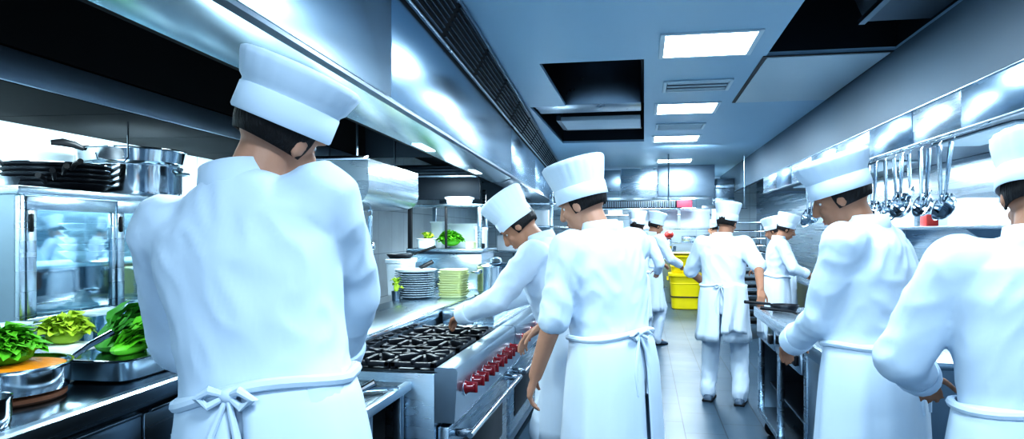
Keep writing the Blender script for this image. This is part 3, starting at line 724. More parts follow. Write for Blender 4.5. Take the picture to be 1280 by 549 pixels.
def cooker(label,y0,y1,nk,nrow,name='range',front=-.764,flat=False):
    t = thing(name,label,'stove',(0,0,0)); xb=-1.28; L_=y1-y0
    m = MB(); m.box(xb+.004,front-.10,y0,y1,.16,.905,.004); m.build('oven_body',M['steel'],t)
    m = MB(); m.box(xb+.004,front-.085,y0,y1,.905,.916,.003); m.build('cooktop',M['dirty'] if not flat else M['steel'],t)
    # bullnose ledge and sloping control panel
    m = MB(); m.prism([(front-.10,.70),(front-.012,.70),(front-.012,.716),(front-.002,.87),(front,.915),(front-.006,.928),(front-.02,.932),(front-.088,.932),(front-.10,.925)],y0,y1); m.build('control_panel',M['knobface'],t)
    for k in range(nk):
        y = y0+.10+(L_-.2)*(k+.5)/nk + (.012 if k%2 else -.012)
        kb = MB(); q = Matrix.Rotation(PI/2-R(4),3,'Y')
        kb.lathe([(0,0),(.030,0),(.031,.004),(.024,.016),(.023,.040),(.019,.046),(0,.047)],(front-.004,y,.822),20,q)
        kb.box(front+.022,front+.052,y-.005,y+.005,.800,.846,.003)
        ko = kb.build('knob',M['red'],t)
        z_ = MB(); z_.lathe([(0,-.002),(.036,-.002),(.036,.004),(.030,.006),(0,.006)],(front-.006,y,.822),24,q); z_.build('bezel',M['polish'],ko)
    nd = 2 if L_ > 1.6 else 1
    for d in range(nd):
        a = y0+.03+(L_-.03)*d/nd; b = y0+(L_)*(d+1)/nd-.03
        f = MB(); f.box(front-.095,front-.045,a,b,.24,.675,.008); dd = f.build('oven_door',M['steel'],t)
        w = MB(); w.box(front-.046,front-.040,a+.16,b-.16,.33,.56,.004); w.build('oven_window',M['black'],dd)
        h = MB(); yy0,yy1=a+.02,b-.03; x=front+.042
        h.tube([(x,yy0,.640),(x,yy1,.640)],.014,14)
        for yy in (yy0+.035,yy1-.035): h.box(front-.05,x+.006,yy-.018,yy+.018,.626,.656,.006)
        h.build('handle',M['polish'],dd)
    m = MB(); m.box(front-.095,front-.06,y0+.01,y1-.01,.165,.235,.005); m.build('kick_panel',M['steel_mid'],t)
    for (x,y) in ((front-.14,y0+.10),(front-.14,y1-.10),(xb+.08,y0+.10),(xb+.08,y1-.10)):
        c = MB(); c.lathe([(0,.10),(.022,.10),(.022,.165),(0,.165)],(x,y,0),14); co = c.build('caster',M['steel_mid'],t)
        c = MB(); c.lathe([(0,-.018),(.045,-.018),(.055,-.012),(.055,.012),(.045,.018),(0,.018)],(x,y,.056),20,Matrix.Rotation(PI/2,3,'X')@Matrix.Rotation(0,3,'X')); c.build('wheel',M['rubber'],co)
    if not flat:
        for i in range(nrow):
            for x in (-.982,-1.172-.0): burner_grate(x+.015 if x>-1 else x-.0, y0+.19+(L_-.12)*(i)/nrow*1.0, t, .20, .34)
    return t
cooker('near stainless range with black grates and a row of red knobs',2.84,4.18,10,3)
cooker('second stainless range farther down the line behind the leaning cook',4.20,6.6,7,0,flat=True)
t = thing('griddle','low polished griddle plate on the second range under the stockpot','griddle',(0,0,0))
m = MB(); m.box(-1.27,-.93,4.35,5.9,.9165,1.0,.008); m.build('griddle_body',M['steel'],t)
m = MB(); m.box(-1.255,-.945,4.37,5.88,1.0,1.008,.004); m.build('griddle_plate',M['steel_mid'],t)
pot((-1.115,5.28,1.0335),.5,'stainless stockpot with lid standing on the griddle plate','pot',.145,.20)
t = thing('pot_stand','low round chrome stand under the stockpot','stand',(-1.115,5.28,1.0085))
m = MB(); m.lathe([(.12,0),(.16,0),(.165,.008),(.165,.018),(.14,.022),(.12,.018),(.12,0)],n=32); m.build('stand_ring',M['polish'],t)
m = MB(); m.lathe([(0,.014),(.13,.014),(.13,.024),(0,.024)],n=32); m.build('stand_plate',M['steel'],t)

t = thing('pass_ledge','raised steel ledge along the back of the ranges carrying plate stacks','ledge',(0,0,0))
m = MB(); m.box(-1.80,-1.286,2.84,8.0,.972,1.0,.005); m.build('ledge_top',M['steel'],t)
m = MB(); m.box(-1.31,-1.283,2.84,8.0,.955,1.006,.006); m.build('edge_trim',M['polish'],t)
m = MB(); m.box(-1.78,-1.30,2.86,7.98,.0,.955,.004); m.build('under_block',M['steel_mid'],t)
stack('dinner_plate',lambda i: f'{ORD[i]} grey-rimmed plate of the stack on the ledge','plate',(-1.70,5.10,1.001),12,.0165,lambda: plate_mesh(.152),'greyc','grey-rimmed plates on the ledge')
def sqplate():
    m = MB(); m.loft([(0,.08,.10),(.004,.085,.105),(.016,.098,.12),(.020,.10,.122),(.019,.094,.115),(.008,.081,.10)],40,None,7); return m
stack('square_plate',lambda i: f'{ORD[i]} pale yellow-green plate of the square stack on the ledge','plate',(-1.432,5.22,1.001),12,.0175,sqplate,'lime','yellow-green square plates on the ledge')
o = MB(); o.lathe([(0,0),(.15,0),(.16,.012),(.15,.014),(0,.004)],n=30); o = o.build('plate_cover',M['white']); o.location=(-1.69,5.08,1.2075); tag(o,'white flat cover lying on the grey-rimmed plates','cover')
t = thing('spatula','small black-handled spatula resting on the white plate cover','spatula',(-1.70,5.04,1.2225),R(20))
m = MB(); m.box(-.03,.06,-.02,.02,.0,.004); m.build('blade',M['polish'],t)
m = MB(); m.tube([(.05,0,.006),(.09,0,.024),(.15,0,.055)],[.012,.018,.017],10); m.build('handle',M['black'],t)
greens('small yellow flower bunch against the left side of the plate stack',(-1.855+.02,4.98,1.05),.025,.025,.12,16,'leaff',.04,.016,name='flower_bunch',cat='flowers')
o = MB(); o.lathe([(0,0),(.03,0),(.034,.07),(.03,.07),(.027,.004),(0,.004)],n=20); o=o.build('small_cup',M['steel_dark']); o.location=(-1.765,4.86,1.001); tag(o,'small dark cup beside the plate stack on the ledge','cup')
bpy.data.objects['flower_bunch'].location=(-1.765,4.86,1.075)

# pass unit: steel box with a framed shelf over it, on the ledge
t = thing('pass_shelf','steel pass unit with framed shelf standing on the ledge','shelf',(0,0,0))
m = MB(); m.box(-2.02,-1.385,5.95,6.45,1.001,1.325,.004); m.build('unit_body',M['steel'],t)
m = MB(); m.box(-2.05,-1.36,5.90,6.48,1.325,1.355,.006); m.build('shelf_board',M['steel'],t)
m = MB(); m.box(-2.05,-1.36,5.895,5.905,1.318,1.330,.003); m.build('shadow_lip',M['steel_dark'],t)
for x,mt in ((-1.40,'steel'),(-2.03,'black')):
    m = MB(); m.box(x-.018,x+.018,5.93,5.965,1.355,1.735,.004); m.build('post',M[mt],t)
m = MB(); m.box(-1.71,-1.69,5.93,5.95,1.355,1.72,.004); m.build('post',M['black'],t)
m = MB(); m.box(-2.05,-1.375,5.92,6.42,1.72,1.742,.004); m.build('frame_top',M['steel'],t)
for x in (-1.45,-1.95):
    m = MB(); m.box(x-.018,x+.018,6.40,6.43,1.355,1.72,.004); m.build('post',M['steel_mid'],t)
def tub(loc,w,l,h,label,mt='white',group='white tubs about the pass shelf',lid=False):
    t = thing('food_tub',label,'tub',loc,random.uniform(-.05,.05),group)
    m = MB(); m.loft([(0,w*.43,l*.43),(.005,w*.45,l*.45),(h*.97,w*.5,l*.5),(h,w*.53,l*.53),(h-.002,w*.48,l*.48),(.01,w*.43,l*.43)],28,None,5); m.build('tub_body',M[mt],t)
    m = MB(); m.loft([(h*.93,w*.515,l*.515),(h*.96,w*.545,l*.545),(h,w*.545,l*.545),(h+.001,w*.50,l*.50)],28,None,5); m.build('rim',M[mt],t)
    if lid: m = MB(); m.loft([(h+.002,w*.55,l*.55),(h+.015,w*.55,l*.55),(h+.018,w*.5,l*.5)],28,None,5); m.build('lid',M[mt],t)
    return t
tub((-1.91,6.07,1.3555),.16,.18,.085,'white tub of pale leaves on the left of the pass shelf')
greens('pale leaves in the left white tub on the pass shelf',(-1.91,6.07,1.425),.045,.05,.08,22,'leaff',.045,.022)
greens('big bright green parsley heap on the pass shelf',(-1.70,6.085,1.392),.12,.075,.13,110,'leaf',.055,.030,name='parsley_heap')
tub((-1.50,6.04,1.3555),.09,.12,.055,'small pale green tub right of the parsley','lime')
tub((-1.87,6.29,1.3555),.13,.13,.24,'tall white tub standing behind the pale leaves')
tub((-1.65,6.33,1.3555),.26,.14,.22,'wide white tub behind the parsley heap')
tub((-1.45,6.22,1.3555),.10,.13,.17,'white tub beside the right steel post of the pass shelf',lid=True)
tub((-2.0+.38,6.1,1.743),.22,.20,.05,'shallow tub on the top of the pass frame',lid=True)
m = MB(); m.box(-1.425,-1.375,6.0,6.06,1.3555,1.40,.01); tag(m.build('black_box',M['black']),'small black box at the right end of the pass shelf','box')
tub((-1.90,5.35,1.001),.17,.30,.27,'tall white bin left of the pass unit behind the plates',lid=True)
t = thing('frying_pan','black-handled pan resting on the tall white bin','pan',(-1.90,5.33,1.292),R(25))
m = MB(); m.lathe([(0,0),(.085,0),(.11,.03),(.108,.032),(.085,.005),(0,.004)],n=30); m.build('pan_body',M['iron'],t)
m = MB(); m.tube([(.10,0,.026),(.16,0,.05),(.28,0,.09)],[.008,.010,.012],8); m.build('handle',M['black'],t)

# small steel canopy hanging under the hood, with ladles below
t = thing('extractor_canopy','rounded stainless canopy hanging under the hood above the ledge','canopy',(0,0,0),0,None,True)
pr = [(x-.22,z-.03) for x,z in [(-2.0,1.97),(-1.16,1.97),(-1.155,1.80),(-1.165,1.755),(-1.19,1.72),(-1.24,1.70),(-1.32,1.692),(-2.0,1.68)]]
m = MB(); m.prism(pr,4.05,5.2); m.build('canopy_body',M['steel'],t)
m = MB(); m.box(-2.20,-1.375,4.04,4.06,1.925,1.955,.004); m.build('top_flange',M['polish'],t)
for (x,y) in ((-1.5,4.2),(-1.5,5.0),(-2.0,4.2),(-2.0,5.0)):
    m = MB(); m.tube([(x,y,1.94),(x,y,2.698)],.008,8); m.build('hanger_rod',M['steel_dark'],t)
def ladle(loc,rz,label,L_=.30,r=.04,tilt=0,kind='ladle',mt='polish',group='ladles hanging under the canopy',hook=True,bowl=0):
    t = thing('hanging_'+kind,label,kind,loc,rz,group)
    q = Matrix.Rotation(tilt,3,'Y'); P_ = lambda x,y,z: q@Vector((x,y,z))
    m = MB(); m.tube([P_(.014,0,-.004),P_(.015,0,.006),P_(.004,0,.016),P_(-.011,0,.012),P_(-.013,0,-.01),P_(0,0,-.035)],.0035,8)
    m.tube([P_(0,0,-.03),P_(0,0,-L_*.4),P_(0,0,-L_*.75),P_(0,0,-L_)],[.014,.013,.010,.008],10); m.build('handle',M[mt],t)
    m = MB(); c = P_(.0,0,-L_-r*.35); qb = q@Matrix.Rotation(R(bowl),3,'X')@Matrix.Rotation(R(68),3,'Y')
    if kind == 'skimmer': prof = [(0,-.016),(r*.5,-.014),(r,.0),(r*1.03,.004),(r*.98,.004),(r*.5,-.009),(0,-.011)]
    else: prof = [(0,-r*.72),(r*.5,-r*.62),(r*.85,-r*.33),(r,0),(r*1.03,.003),(r*.96,.002),(r*.8,-r*.30),(r*.45,-r*.56),(0,-r*.66)]
    m.lathe(prof,c,26,qb); m.build('bowl',M[mt],t)
    return t
for i,(x,y) in enumerate(((-1.465,4.35),(-1.52,4.50))):
    m = MB(); ladle(lw((x,y,1.632)),R(150+60*i),['steel ladle hanging nearest the open corner of the canopy','steel ladle hanging second under the canopy'][i],.22,.035)
    m.tube([lw((x,y,1.660)),lw((x,y,1.640))],.003,6); tag(m.build('hook',M['polish']),['hook holding the nearest ladle under the canopy','hook holding the second ladle under the canopy'][i],'hook','hooks under the canopy')
# pan, tray and tongs on the side counter in front of the near cook
cooking_pan((-1.11,2.30,.868+.002),R(-70),'small glossy pan on the low side counter before the near cook',.105,.055,name='frying_pan')
t = thing('tray','flat pale tray at the front of the low side counter','tray',(-1.05,2.11,.8745))
m = MB(); m.box(-.10,.10,-.055,.055,0,.008,.004); m.build('tray_body',M['china'],t)
t = thing('tongs','slim steel tongs lying beside the glossy pan','tongs',(-1.06,2.60,.872),R(35))
m = MB(); m.tube([(-.12,.0,.006),(0,.014,.012),(.12,.010,.008)],.005,6); m.build('arm',M['polish'],t)
m = MB(); m.tube([(-.12,.0,.006),(0,-.014,.012),(.12,-.010,.008)],.005,6); m.build('arm',M['polish'],t)

# ------------------------------------------------------------------ right counter and its exhaust hood
t = thing('work_counter','stainless work counter on wheels with open bays along the right','counter',(0,0,0))
fx = .83; y0,y1 = 3.36,5.62
m = MB(); m.box(fx,1.72,y0,y1,.895,.93,.006); m.build('worktop',M['steel'],t)
m = MB(); m.box(fx-.008,fx+.01,y0,y1,.86,.934,.006); m.build('edge_trim',M['steel'],t)
m = MB(); m.box(1.66,1.70,y0+.02,y1-.02,.16,.895); m.box(fx+.03,1.66,y0+.02,y0+.05,.14,.895); m.box(fx+.03,1.66,y1-.05,y1-.02,.14,.895); m.build('carcass',M['steel_mid'],t)
m = MB(); m.box(fx+.02,1.68,y0+.02,y1-.02,.14,.18,.005); m.build('bottom_rail',M['steel'],t)
m = MB(); m.box(fx+.10,1.66,y0+.05,y1-.05,.36,.375,.003); m.build('shelf',M['steel_dark'],t)
for k,y in enumerate((3.40,4.0,4.02,4.80,5.57)):
    m = MB(); m.box(fx+.02,fx+.06,y-.02,y+.02,.16,.895,.004); m.build('post',M['steel'],t)
m = MB(); m.box(fx+.03,fx+.05,3.42,4.0,.18,.86,.004); m.build('side_door',M['steel_mid'],t)
for (a,b) in ((4.05,4.78),(4.83,5.55)):
    m = MB(); m.box(fx+.004,fx+.03,a,b,.72,.855,.006); d = m.build('drawer',M['polish'],t)
    h = MB(); h.box(fx-.016,fx+.004,a+.06,a+.14,.755,.815,.008); h.build('handle',M['black'],d)
for (x,y) in ((.93,3.5),(.93,4.55),(.93,5.45),(1.6,3.5),(1.6,5.45)):
    c = MB(); c.box(x-.02,x+.02,y-.02,y+.02,.08,.145,.004); co = c.build('caster',M['steel_mid'],t)
    c = MB(); c.lathe([(0,-.018),(.045,-.018),(.055,-.012),(.055,.012),(.045,.018),(0,.018)],(x,y,.056),20,Matrix.Rotation(PI/2,3,'X')); c.build('wheel',M['rubber'],co)
def small_pan(x,y,z,rz,label,r=.13,mt='iron',L_=.22):
    t = thing('frying_pan',label,'pan',(x,y,z),rz,'pans on the right work counter')
    m = MB(); m.lathe([(0,0),(r*.75,0),(r*.82,.004),(r,.045),(r*.98,.047),(r*.80,.008),(0,.006)],n=36); m.build('pan_body',M[mt],t)
    m = MB(); m.tube([(r*.95,0,.040),(r*1.2,0,.055),(r+L_,0,.075)],[.008,.010,.012],8); m.build('handle',M['black'],t)
small_pan(1.10,4.75,.9305,R(170),'black pan at the middle of the right work counter',.14)
small_pan(1.05,4.15,.9305,R(75),'polished pan nearest the camera on the right work counter',.13,'polish')
small_pan(1.40,4.45,.9305,R(-100),'black pan at the back of the right work counter',.14)
small_pan(.99,5.33,.9305,R(205),'small black pan under the hand of the cook with the towel',.10)
t = thing('tray','stainless tray with upturned rim on the right work counter','tray',(1.35,5.10,.9305),.1)
m = MB(); m.loft([(0,.18,.13),(.006,.19,.14),(.03,.20,.15),(.034,.21,.16),(.03,.195,.145),(.01,.18,.13)],36,None,6); m.build('tray_body',M['polish'],t)

t = thing('exhaust_hood','low exhaust hood with stainless fascia panels above the right counter','hood',(0,0,0))
yy = [-1.0,.9,2.6,3.62,4.32,5.05,5.95,6.9,7.9,8.9,9.9,10.95]
for k,(a,b) in enumerate(zip(yy,yy[1:])):
    m = MB(); m.box(1.74-(.004 if k%2 else 0),1.765,a+.002,b-.002,2.075,2.295,.002); m.build('fascia_panel',M['steel_h'] if k%2 else M['steel'],t)
m = MB(); m.box(1.728,1.765,-1,10.95,2.294,2.306,.003); m.build('top_trim',M['lip'],t)
m = MB(); m.box(1.732,1.77,-1,10.95,2.062,2.078,.003); m.build('bottom_trim',M['steel_mid'],t)
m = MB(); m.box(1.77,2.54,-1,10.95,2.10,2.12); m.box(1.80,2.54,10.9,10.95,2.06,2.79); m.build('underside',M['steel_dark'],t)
for y in (4.2,6.4,8.8):
    m = MB(); m.box(1.95,2.25,y,y+1.1,2.085,2.099,.004); m.build('light_lens',M['frost'],t)
m = MB(); m.tube([(1.70,3.9,2.040),(1.70,8.2,2.040)],.006,10)
for y in (3.95,5.0,6.1,7.2,8.15): m.tube([(1.70,y,2.040),(1.725,y,2.058)],.005,6)
tag(m.build('utensil_rail',M['polish']),'long steel rail along the right hood holding ladles','rail')
UT = [ # y, length, bowl radius, tilt, kind, spin, words
 (5.82,.33,.055,.02,'ladle',200,'slim ladle hanging farthest in the near cluster'),
 (5.66,.34,.060,-.03,'ladle',170,'second slim ladle from the far end of the near cluster'),
 (5.45,.36,.085,.02,'ladle',215,'long-handled ladle with dark open bowl in the near cluster'),
 (5.28,.30,.070,.05,'ladle',185,'broad ladle just behind the largest bowl'),
 (5.12,.33,.090,-.04,'ladle',200,'largest round-bowled ladle in the near cluster'),
 (5.00,.27,.060,.03,'skimmer',150,'short skimmer hung behind the largest ladle'),
 (4.80,.34,.080,.02,'ladle',195,'ladle with bright round bowl in the middle of the near cluster'),
 (4.66,.32,.070,-.05,'skimmer',165,'flat round skimmer beside the bright-bowled ladle'),
 (4.52,.36,.085,.03,'ladle',185,'thick-handled ladle nearest the camera but one'),
 (4.34,.36,.080,-.10,'ladle',160,'tilted ladle hanging nearest the camera'),
 (7.92,.34,.110,.02,'ladle',200,'large ladle hanging behind the far cook at the right'),
 (7.66,.33,.105,-.03,'ladle',180,'broad ladle second in the far cluster'),
 (7.40,.30,.080,.03,'skimmer',160,'round skimmer in the far cluster'),
 (7.16,.30,.075,.02,'ladle',190,'smaller ladle nearest in the far cluster')]
for y,L_,r,tl,kind,sp,words_ in UT: ladle((1.70,y,2.0375),R(sp),words_,L_,r,tl,kind,'polish','utensils on the right rail')
# behind the right counter: wall shelf with containers
t = thing('wall_shelf','steel wall shelf behind the hanging ladles','shelf',(0,0,0))
m = MB(); m.box(2.20,2.545,3.2,9.8,1.52,1.545,.004); m.build('shelf_board',M['steel'],t)
for y in (3.4,5.5,7.6,9.6):
    m = MB(); m.prism([(2.24,1.519),(2.545,1.519),(2.545,1.30)],y-.01,y+.01); m.build('bracket',M['steel_mid'],t)
SH = [(4.0,.16,'white','white box on the wall shelf nearest the camera'),(4.55,.2,'white','tall white box on the wall shelf behind the near ladles'),(5.1,.14,'white','low white box on the wall shelf behind the near ladles'),(5.7,.2,'white','white box on the wall shelf beyond the red one'),(6.5,.10,'meat','low red box at the middle of the wall shelf'),(7.3,.22,'white','white box on the wall shelf behind the far ladles'),(8.4,.2,'white','white box toward the far end of the wall shelf')]
for y,h,mt,l in SH:
    k_=.45 if mt=='meat' else 1; m = MB(); m.box(-.11*k_,.11*k_,-.16*k_,.16*k_,0,h,.012); o = m.build('storage_box',M[mt]); o.location=(2.37,y,1.546); tag(o,l,'box','boxes on the right wall shelf')
m = MB(); m.box(1.9,2.54,5.9,10.6,.86,.90,.006); m2=thing('back_counter','steel back counter against the right wall behind two cooks','counter',(0,0,0)); m.build('worktop',M['steel'],m2)
m = MB(); m.box(1.96,2.54,5.95,10.55,.0,.86); m.build('carcass',M['steel_mid'],m2)

# ------------------------------------------------------------------ far end
t = thing('cross_hood','stainless hood crossing the far end of the aisle','hood',(0,0,0))
for (x0,x1,z0,z1,y,mt) in ((-1.06,-.45,2.30,2.72,14.05,'steel_mid'),(-.44,.26,2.17,2.74,14.0,'steel'),(.265,1.33,2.19,2.785,13.95,'frost'),):
    m = MB(); m.box(x0,x1,y,y+.05,z0,z1,.006); m.build('front_panel',M['satin' if mt=='frost' else mt],t)
m = MB(); m.box(-.44,.26,13.985,14.0,2.42,2.45,.003); m.build('seam_trim',M['lip'],t)
m = MB(); m.box(-2.6,1.33,14.05,14.9,2.17,2.20); m.build('underside',M['steel_mid'],t)
m = MB(); m.box(1.335,1.74,14.4,14.45,2.05,2.55,.004); m.build('side_panel',M['steel_mid'],t)
for z in (2.10,2.36):
    m = MB(); m.box(1.335,1.74,14.36,14.40,z,z+.08,.006); m.build('side_band',M['lip'],t)
m = MB(); m.box(-2.6,-1.07,14.05,14.1,2.17,2.75,.004); m.build('side_panel',M['steel_mid'],t)
t = thing('ticket_rail','black ribbed ticket rail hanging across the far aisle','rail',(0,0,0))
m = MB(); m.box(-1.3,.53,11.90,12.0,1.90,2.02,.01); m.build('rail_body',M['black'],t)
for k in range(60):
    m = MB(); x=-1.28+.030*k; m.box(x,x+.012,11.88,11.90,1.91,2.01); m.build('rib',M['steel_mid'],t)
m = MB(); m.box(.53,.78,11.89,12.0,1.90,2.02,.012); m.build('end_plate',M['pink'],t)
m = MB(); m.box(-1.3,.6,11.92,11.98,1.865,1.90,.006); m.build('bottom_trim',M['lip'],t)
for x in (-1.1,.4):
    m = MB(); m.tube([(x,11.95,2.02),(x,11.95,CZ)],.012,8); m.build('hanger_rod',M['steel_mid'],t)
def paper(x,y,z0,z1,w,label,name='hanging_paper',rz=0):
    m = MB(); n=6; vs=[];fs=[]
    for i in range(n+1):
        f=i/n; b=.015*math.sin(f*PI); vs += [(-w/2,b,z1-(z1-z0)*f),(w/2,b,z1-(z1-z0)*f)]
    for i in range(n): fs.append([2*i,2*i+1,2*i+3,2*i+2])
    m._add(vs,fs); o=m.build(name,M['paper']); s=o.modifiers.new('t','SOLIDIFY'); s.thickness=.003
    o.location=(x,y,0); o.rotation_euler=(0,0,rz); return tag(o,label,'paper','white sheets hanging in the far aisle')
t = thing('wire_line','thin steel bar stretched across the far aisle for paper sheets','bar',(0,0,0)); m = MB(); m.tube([(-1.3,12.3,1.895),(1.70,12.3,1.895)],.008,8); m.build('bar',M['steel_mid'],t)
for x in (-1.25,1.65):
    m = MB(); m.tube([(x,12.3,1.895),(x,12.3,CZ)],.008,8); m.build('hanger_rod',M['steel_mid'],t)
paper(.05,12.28,1.60,1.888,.42,'left white sheet hanging below the ticket rail')
paper(.42,12.28,1.57,1.888,.28,'narrow white sheet hanging second from the left')
paper(.85,12.28,1.55,1.888,.48,'white sheet hanging below the pink rail end')
paper(1.32,12.28,1.62,1.888,.40,'white sheet hanging over the cook with the towel')
def bin_(loc,w,l,h,label,wheels=False):
    t = thing('storage_bin',label,'bin',loc,0,'yellow bins stacked in the far aisle')
    m = MB(); m.loft([(0,w*.40,l*.40),(.02,w*.43,l*.43),(h*.93,w*.49,l*.49),(h,w*.5,l*.5),(h-.01,w*.47,l*.47),(.03,w*.41,l*.41)],40,None,5); m.build('bin_body',M['yellow'],t)
    m = MB(); m.loft([(h*.90,w*.505,l*.505),(h*.92,w*.535,l*.535),(h*.99,w*.535,l*.535),(h,w*.49,l*.49)],40,None,5); m.build('rim',M['yellow'],t)
    for z in (h*.33,h*.70):
        m = MB(); m.loft([(z,w*.455+z/h*w*.03,l*.455+z/h*l*.03),(z+.012,w*.465+z/h*w*.03,l*.465+z/h*l*.03),(z+.024,w*.455+z/h*w*.03,l*.455+z/h*l*.03)],40,None,5); m.build('band',M['iron'] if h>.5 and z<h*.5 else M['yellow'],t)
    for sg in (-1,1):
        m = MB(); m.box(sg*w*.5-.02,sg*w*.5+.05*sg+.01,-.08,.08,h*.80,h*.88,.01); m.build('handle',M['yellow'],t)
bin_((.80,14.2,.0),.62,.60,.70,'lower yellow plastic bin standing on the far floor')
bin_((.77,14.2,.706),.56,.56,.34,'upper yellow bin stacked on the lower yellow bin')
t = thing('bin_lid','yellow lid with dark edge lying on the upper yellow bin','lid',(.77,14.2,1.050)); m=MB(); m.loft([(0,.27,.27),(.01,.30,.30),(.04,.30,.30),(.05,.26,.26)],36,None,5); m.build('lid_plate',M['yellow'],t)
m=MB(); m.loft([(.012,.303,.303),(.02,.306,.306),(.03,.303,.303)],36,None,5); m.build('edge_band',M['iron'],t)
t = thing('mixer','small steel mixer with red head on the far counter','mixer',(.52,15.28,.941)); m=MB(); m.box(-.15,.15,-.15,.15,0,.05,.02); m.box(-.06,.06,.04,.15,.05,.42,.02); m.build('stand',M['steel'],t)
m=MB(); m.ell((0,-.0,.50),(.10,.18,.08)); m.build('motor_head',M['meat'],t); m=MB(); m.lathe([(0,.06),(.09,.06),(.14,.16),(.15,.26),(.145,.26),(.13,.16),(0,.07)],(0,-.06,0),24); m.build('mixing_bowl',M['polish'],t)
t = thing('far_counter','steel counter along the far wall behind the yellow bins','counter',(0,0,0)); m=MB(); m.box(-2.8,1.7,15.05,15.9,.90,.94,.006); m.build('worktop',M['steel'],t)
m=MB(); m.box(-2.78,1.68,15.15,15.88,0,.90); m.build('carcass',M['steel_mid'],t)
t = thing('far_shelf','steel rack of shelves against the far wall','shelf',(0,0,0))
for z in (1.25,1.55,1.85):
    m=MB(); m.box(-2.8,1.7,15.5,15.95,z,z+.025,.004); m.build('shelf_board',M['steel'],t)
for x in (-2.78,-1.3,.2,1.68):
    m=MB(); m.box(x-.02,x+.02,15.48,15.52,.941,2.1,.004); m.build('post',M['steel_mid'],t)
random.seed(3)
fb = 0
WHERE = {1.575:'lower',1.275:'lowest',1.875:'upper'}
proto_box=None
for z in (1.275,1.575,1.875):
    for k,x in enumerate((-1.05,-.62,-.05,.95,1.40)):
        mt = random.choice(['white','white','steel','chinad','white']); w=random.uniform(.24,.34); h=random.uniform(.12,.20)
        m=MB(); m.box(-w/2,w/2,-.15,.15,0,h,.015); o=m.build('storage_box',M[mt]); o.location=(x,15.72,z+.001)
        tag(o,f'{ {"white":"white","steel":"steel","chinad":"grey"}[mt]} box on the {WHERE[z]} far shelf, {["first","second","third","fourth","fifth"][k]} of its row','box','boxes on the far shelves')
# tray rack at the right of the far aisle
t = thing('tray_rack','tall dark rack of black trays beyond the towel cook','rack',(1.42,10.6,0),R(0))
for sx in (-1,1):
    for sy in (-1,1):
        m=MB(); m.box(sx*.27-.015,sx*.27+.015,sy*.30-.015,sy*.30+.015,.0,1.62,.004); m.build('post',M['steel_dark'],t)
m=MB(); m.box(-.285,.285,-.315,.315,1.62,1.64,.004); m.build('rack_top',M['steel'],t)
for k in range(14):
    m=MB(); m.box(-.25,.25,-.30,.30,.20+.10*k,.225+.10*k,.006); tr=m.build('tray',M['black'],t)
    m=MB(); m.box(-.25,.25,-.312,-.30,.20+.10*k,.212+.10*k,.003); m.build('tray_edge',M['polish'],tr)
# further stretch of the left line
t = thing('left_line_counter','steel counter continuing the cooking line toward the far end','counter',(0,0,0))
m=MB(); m.box(-1.9,-.95,8.1,13.2,.88,.92,.006); m.build('worktop',M['steel'],t)
m=MB(); m.box(-1.88,-.99,8.12,13.18,.0,.88); m.build('carcass',M['steel_mid'],t)
t = thing('left_line_shelf','tall open shelf of white dishes beyond the pass unit','shelf',(0,0,0))
for z in (1.25,1.55,1.82):
    m=MB(); m.box(-1.9,-1.05,7.0 if z>3 else 8.2,10.2,z,z+.022,.004); m.build('shelf_board',M['steel'],t)
for (x,y) in ((-1.88,8.22),(-1.07,8.22),(-1.88,10.18),(-1.07,10.18)):
    m=MB(); m.box(x-.02,x+.02,y-.02,y+.02,.921,2.0,.004); m.build('post',M['steel'],t)
for i,(x,y,z,l) in enumerate(((-1.60,8.45,1.273,'white box on the low level of the open shelf, left'),(-1.25,8.45,1.273,'white box on the low level of the open shelf, right'),(-1.60,8.45,1.573,'white box on the middle level of the open shelf, left'),(-1.25,8.45,1.573,'white box on the middle level of the open shelf, right'),(-1.4,8.5,.921,'white box on the counter under the open shelf'))):
    m=MB(); m.box(-.14,.14,-.16,.16,0,.19,.015); o=m.build('storage_box',M['white']); o.location=(x,y,z); tag(o,l,'box','white boxes on the open shelf')
# ------------------------------------------------------------------ the cooks
def local(loc,rz,s,p):
    """a world point seen from a figure standing at loc, turned rz, scaled s"""
    v = Vector(p)-Vector(loc); v = Matrix.Rotation(-rz,3,'Z')@v; return tuple(v/s)
VQ = dict()
# A near left
L_=(-.825,1.47,0); rz=R(4); s=1.10
person('cook in white nearest the camera at left, bent over the pan on the side counter',L_,rz,s,lean=6,side=-11,head=(20,-25,20),
   hands=(local(L_,rz,s,(-1.12,1.88,1.10)),local(L_,rz,s,(-.90,2.02,1.02))),hints=((-.4,-.3,-.6),(1,-.1,.1)),vox=.0065,seed=1,skin='skin',hat=.125,sleeve=.97,bulk=1.02,hatr=1.10)
# B centre
L_=(-.13,3.02,0); rz=R(48); s=1.02
person('central cook in white with tall hat, one bare arm reaching down to the range',L_,rz,s,lean=7,side=-2,head=(24,22,-4),
   hands=(local(L_,rz,s,(-.46,2.94,.86)),local(L_,rz,s,(-.55,3.25,.98))),hints=((-.4,-.8,0),(.8,-.3,-.3)),vox=.0065,seed=2,skin='skin',sleeve=.0,hat=.165,bulk=1.05,hatr=1.08)
# C leaning over the range
L_=(-.37,3.62,0); rz=R(80); s=1.0
person('cook in white leaning left over the range, hat tipped forward',L_,rz,s,lean=19,side=0,head=(46,8,0),
   hands=(local(L_,rz,s,(-.90,3.50,1.08)),local(L_,rz,s,(-.86,3.85,1.08))),hints=((-.6,-.5,-.1),(.6,-.5,-.1)),vox=.008,seed=3,skin='skin2',hat=.17)
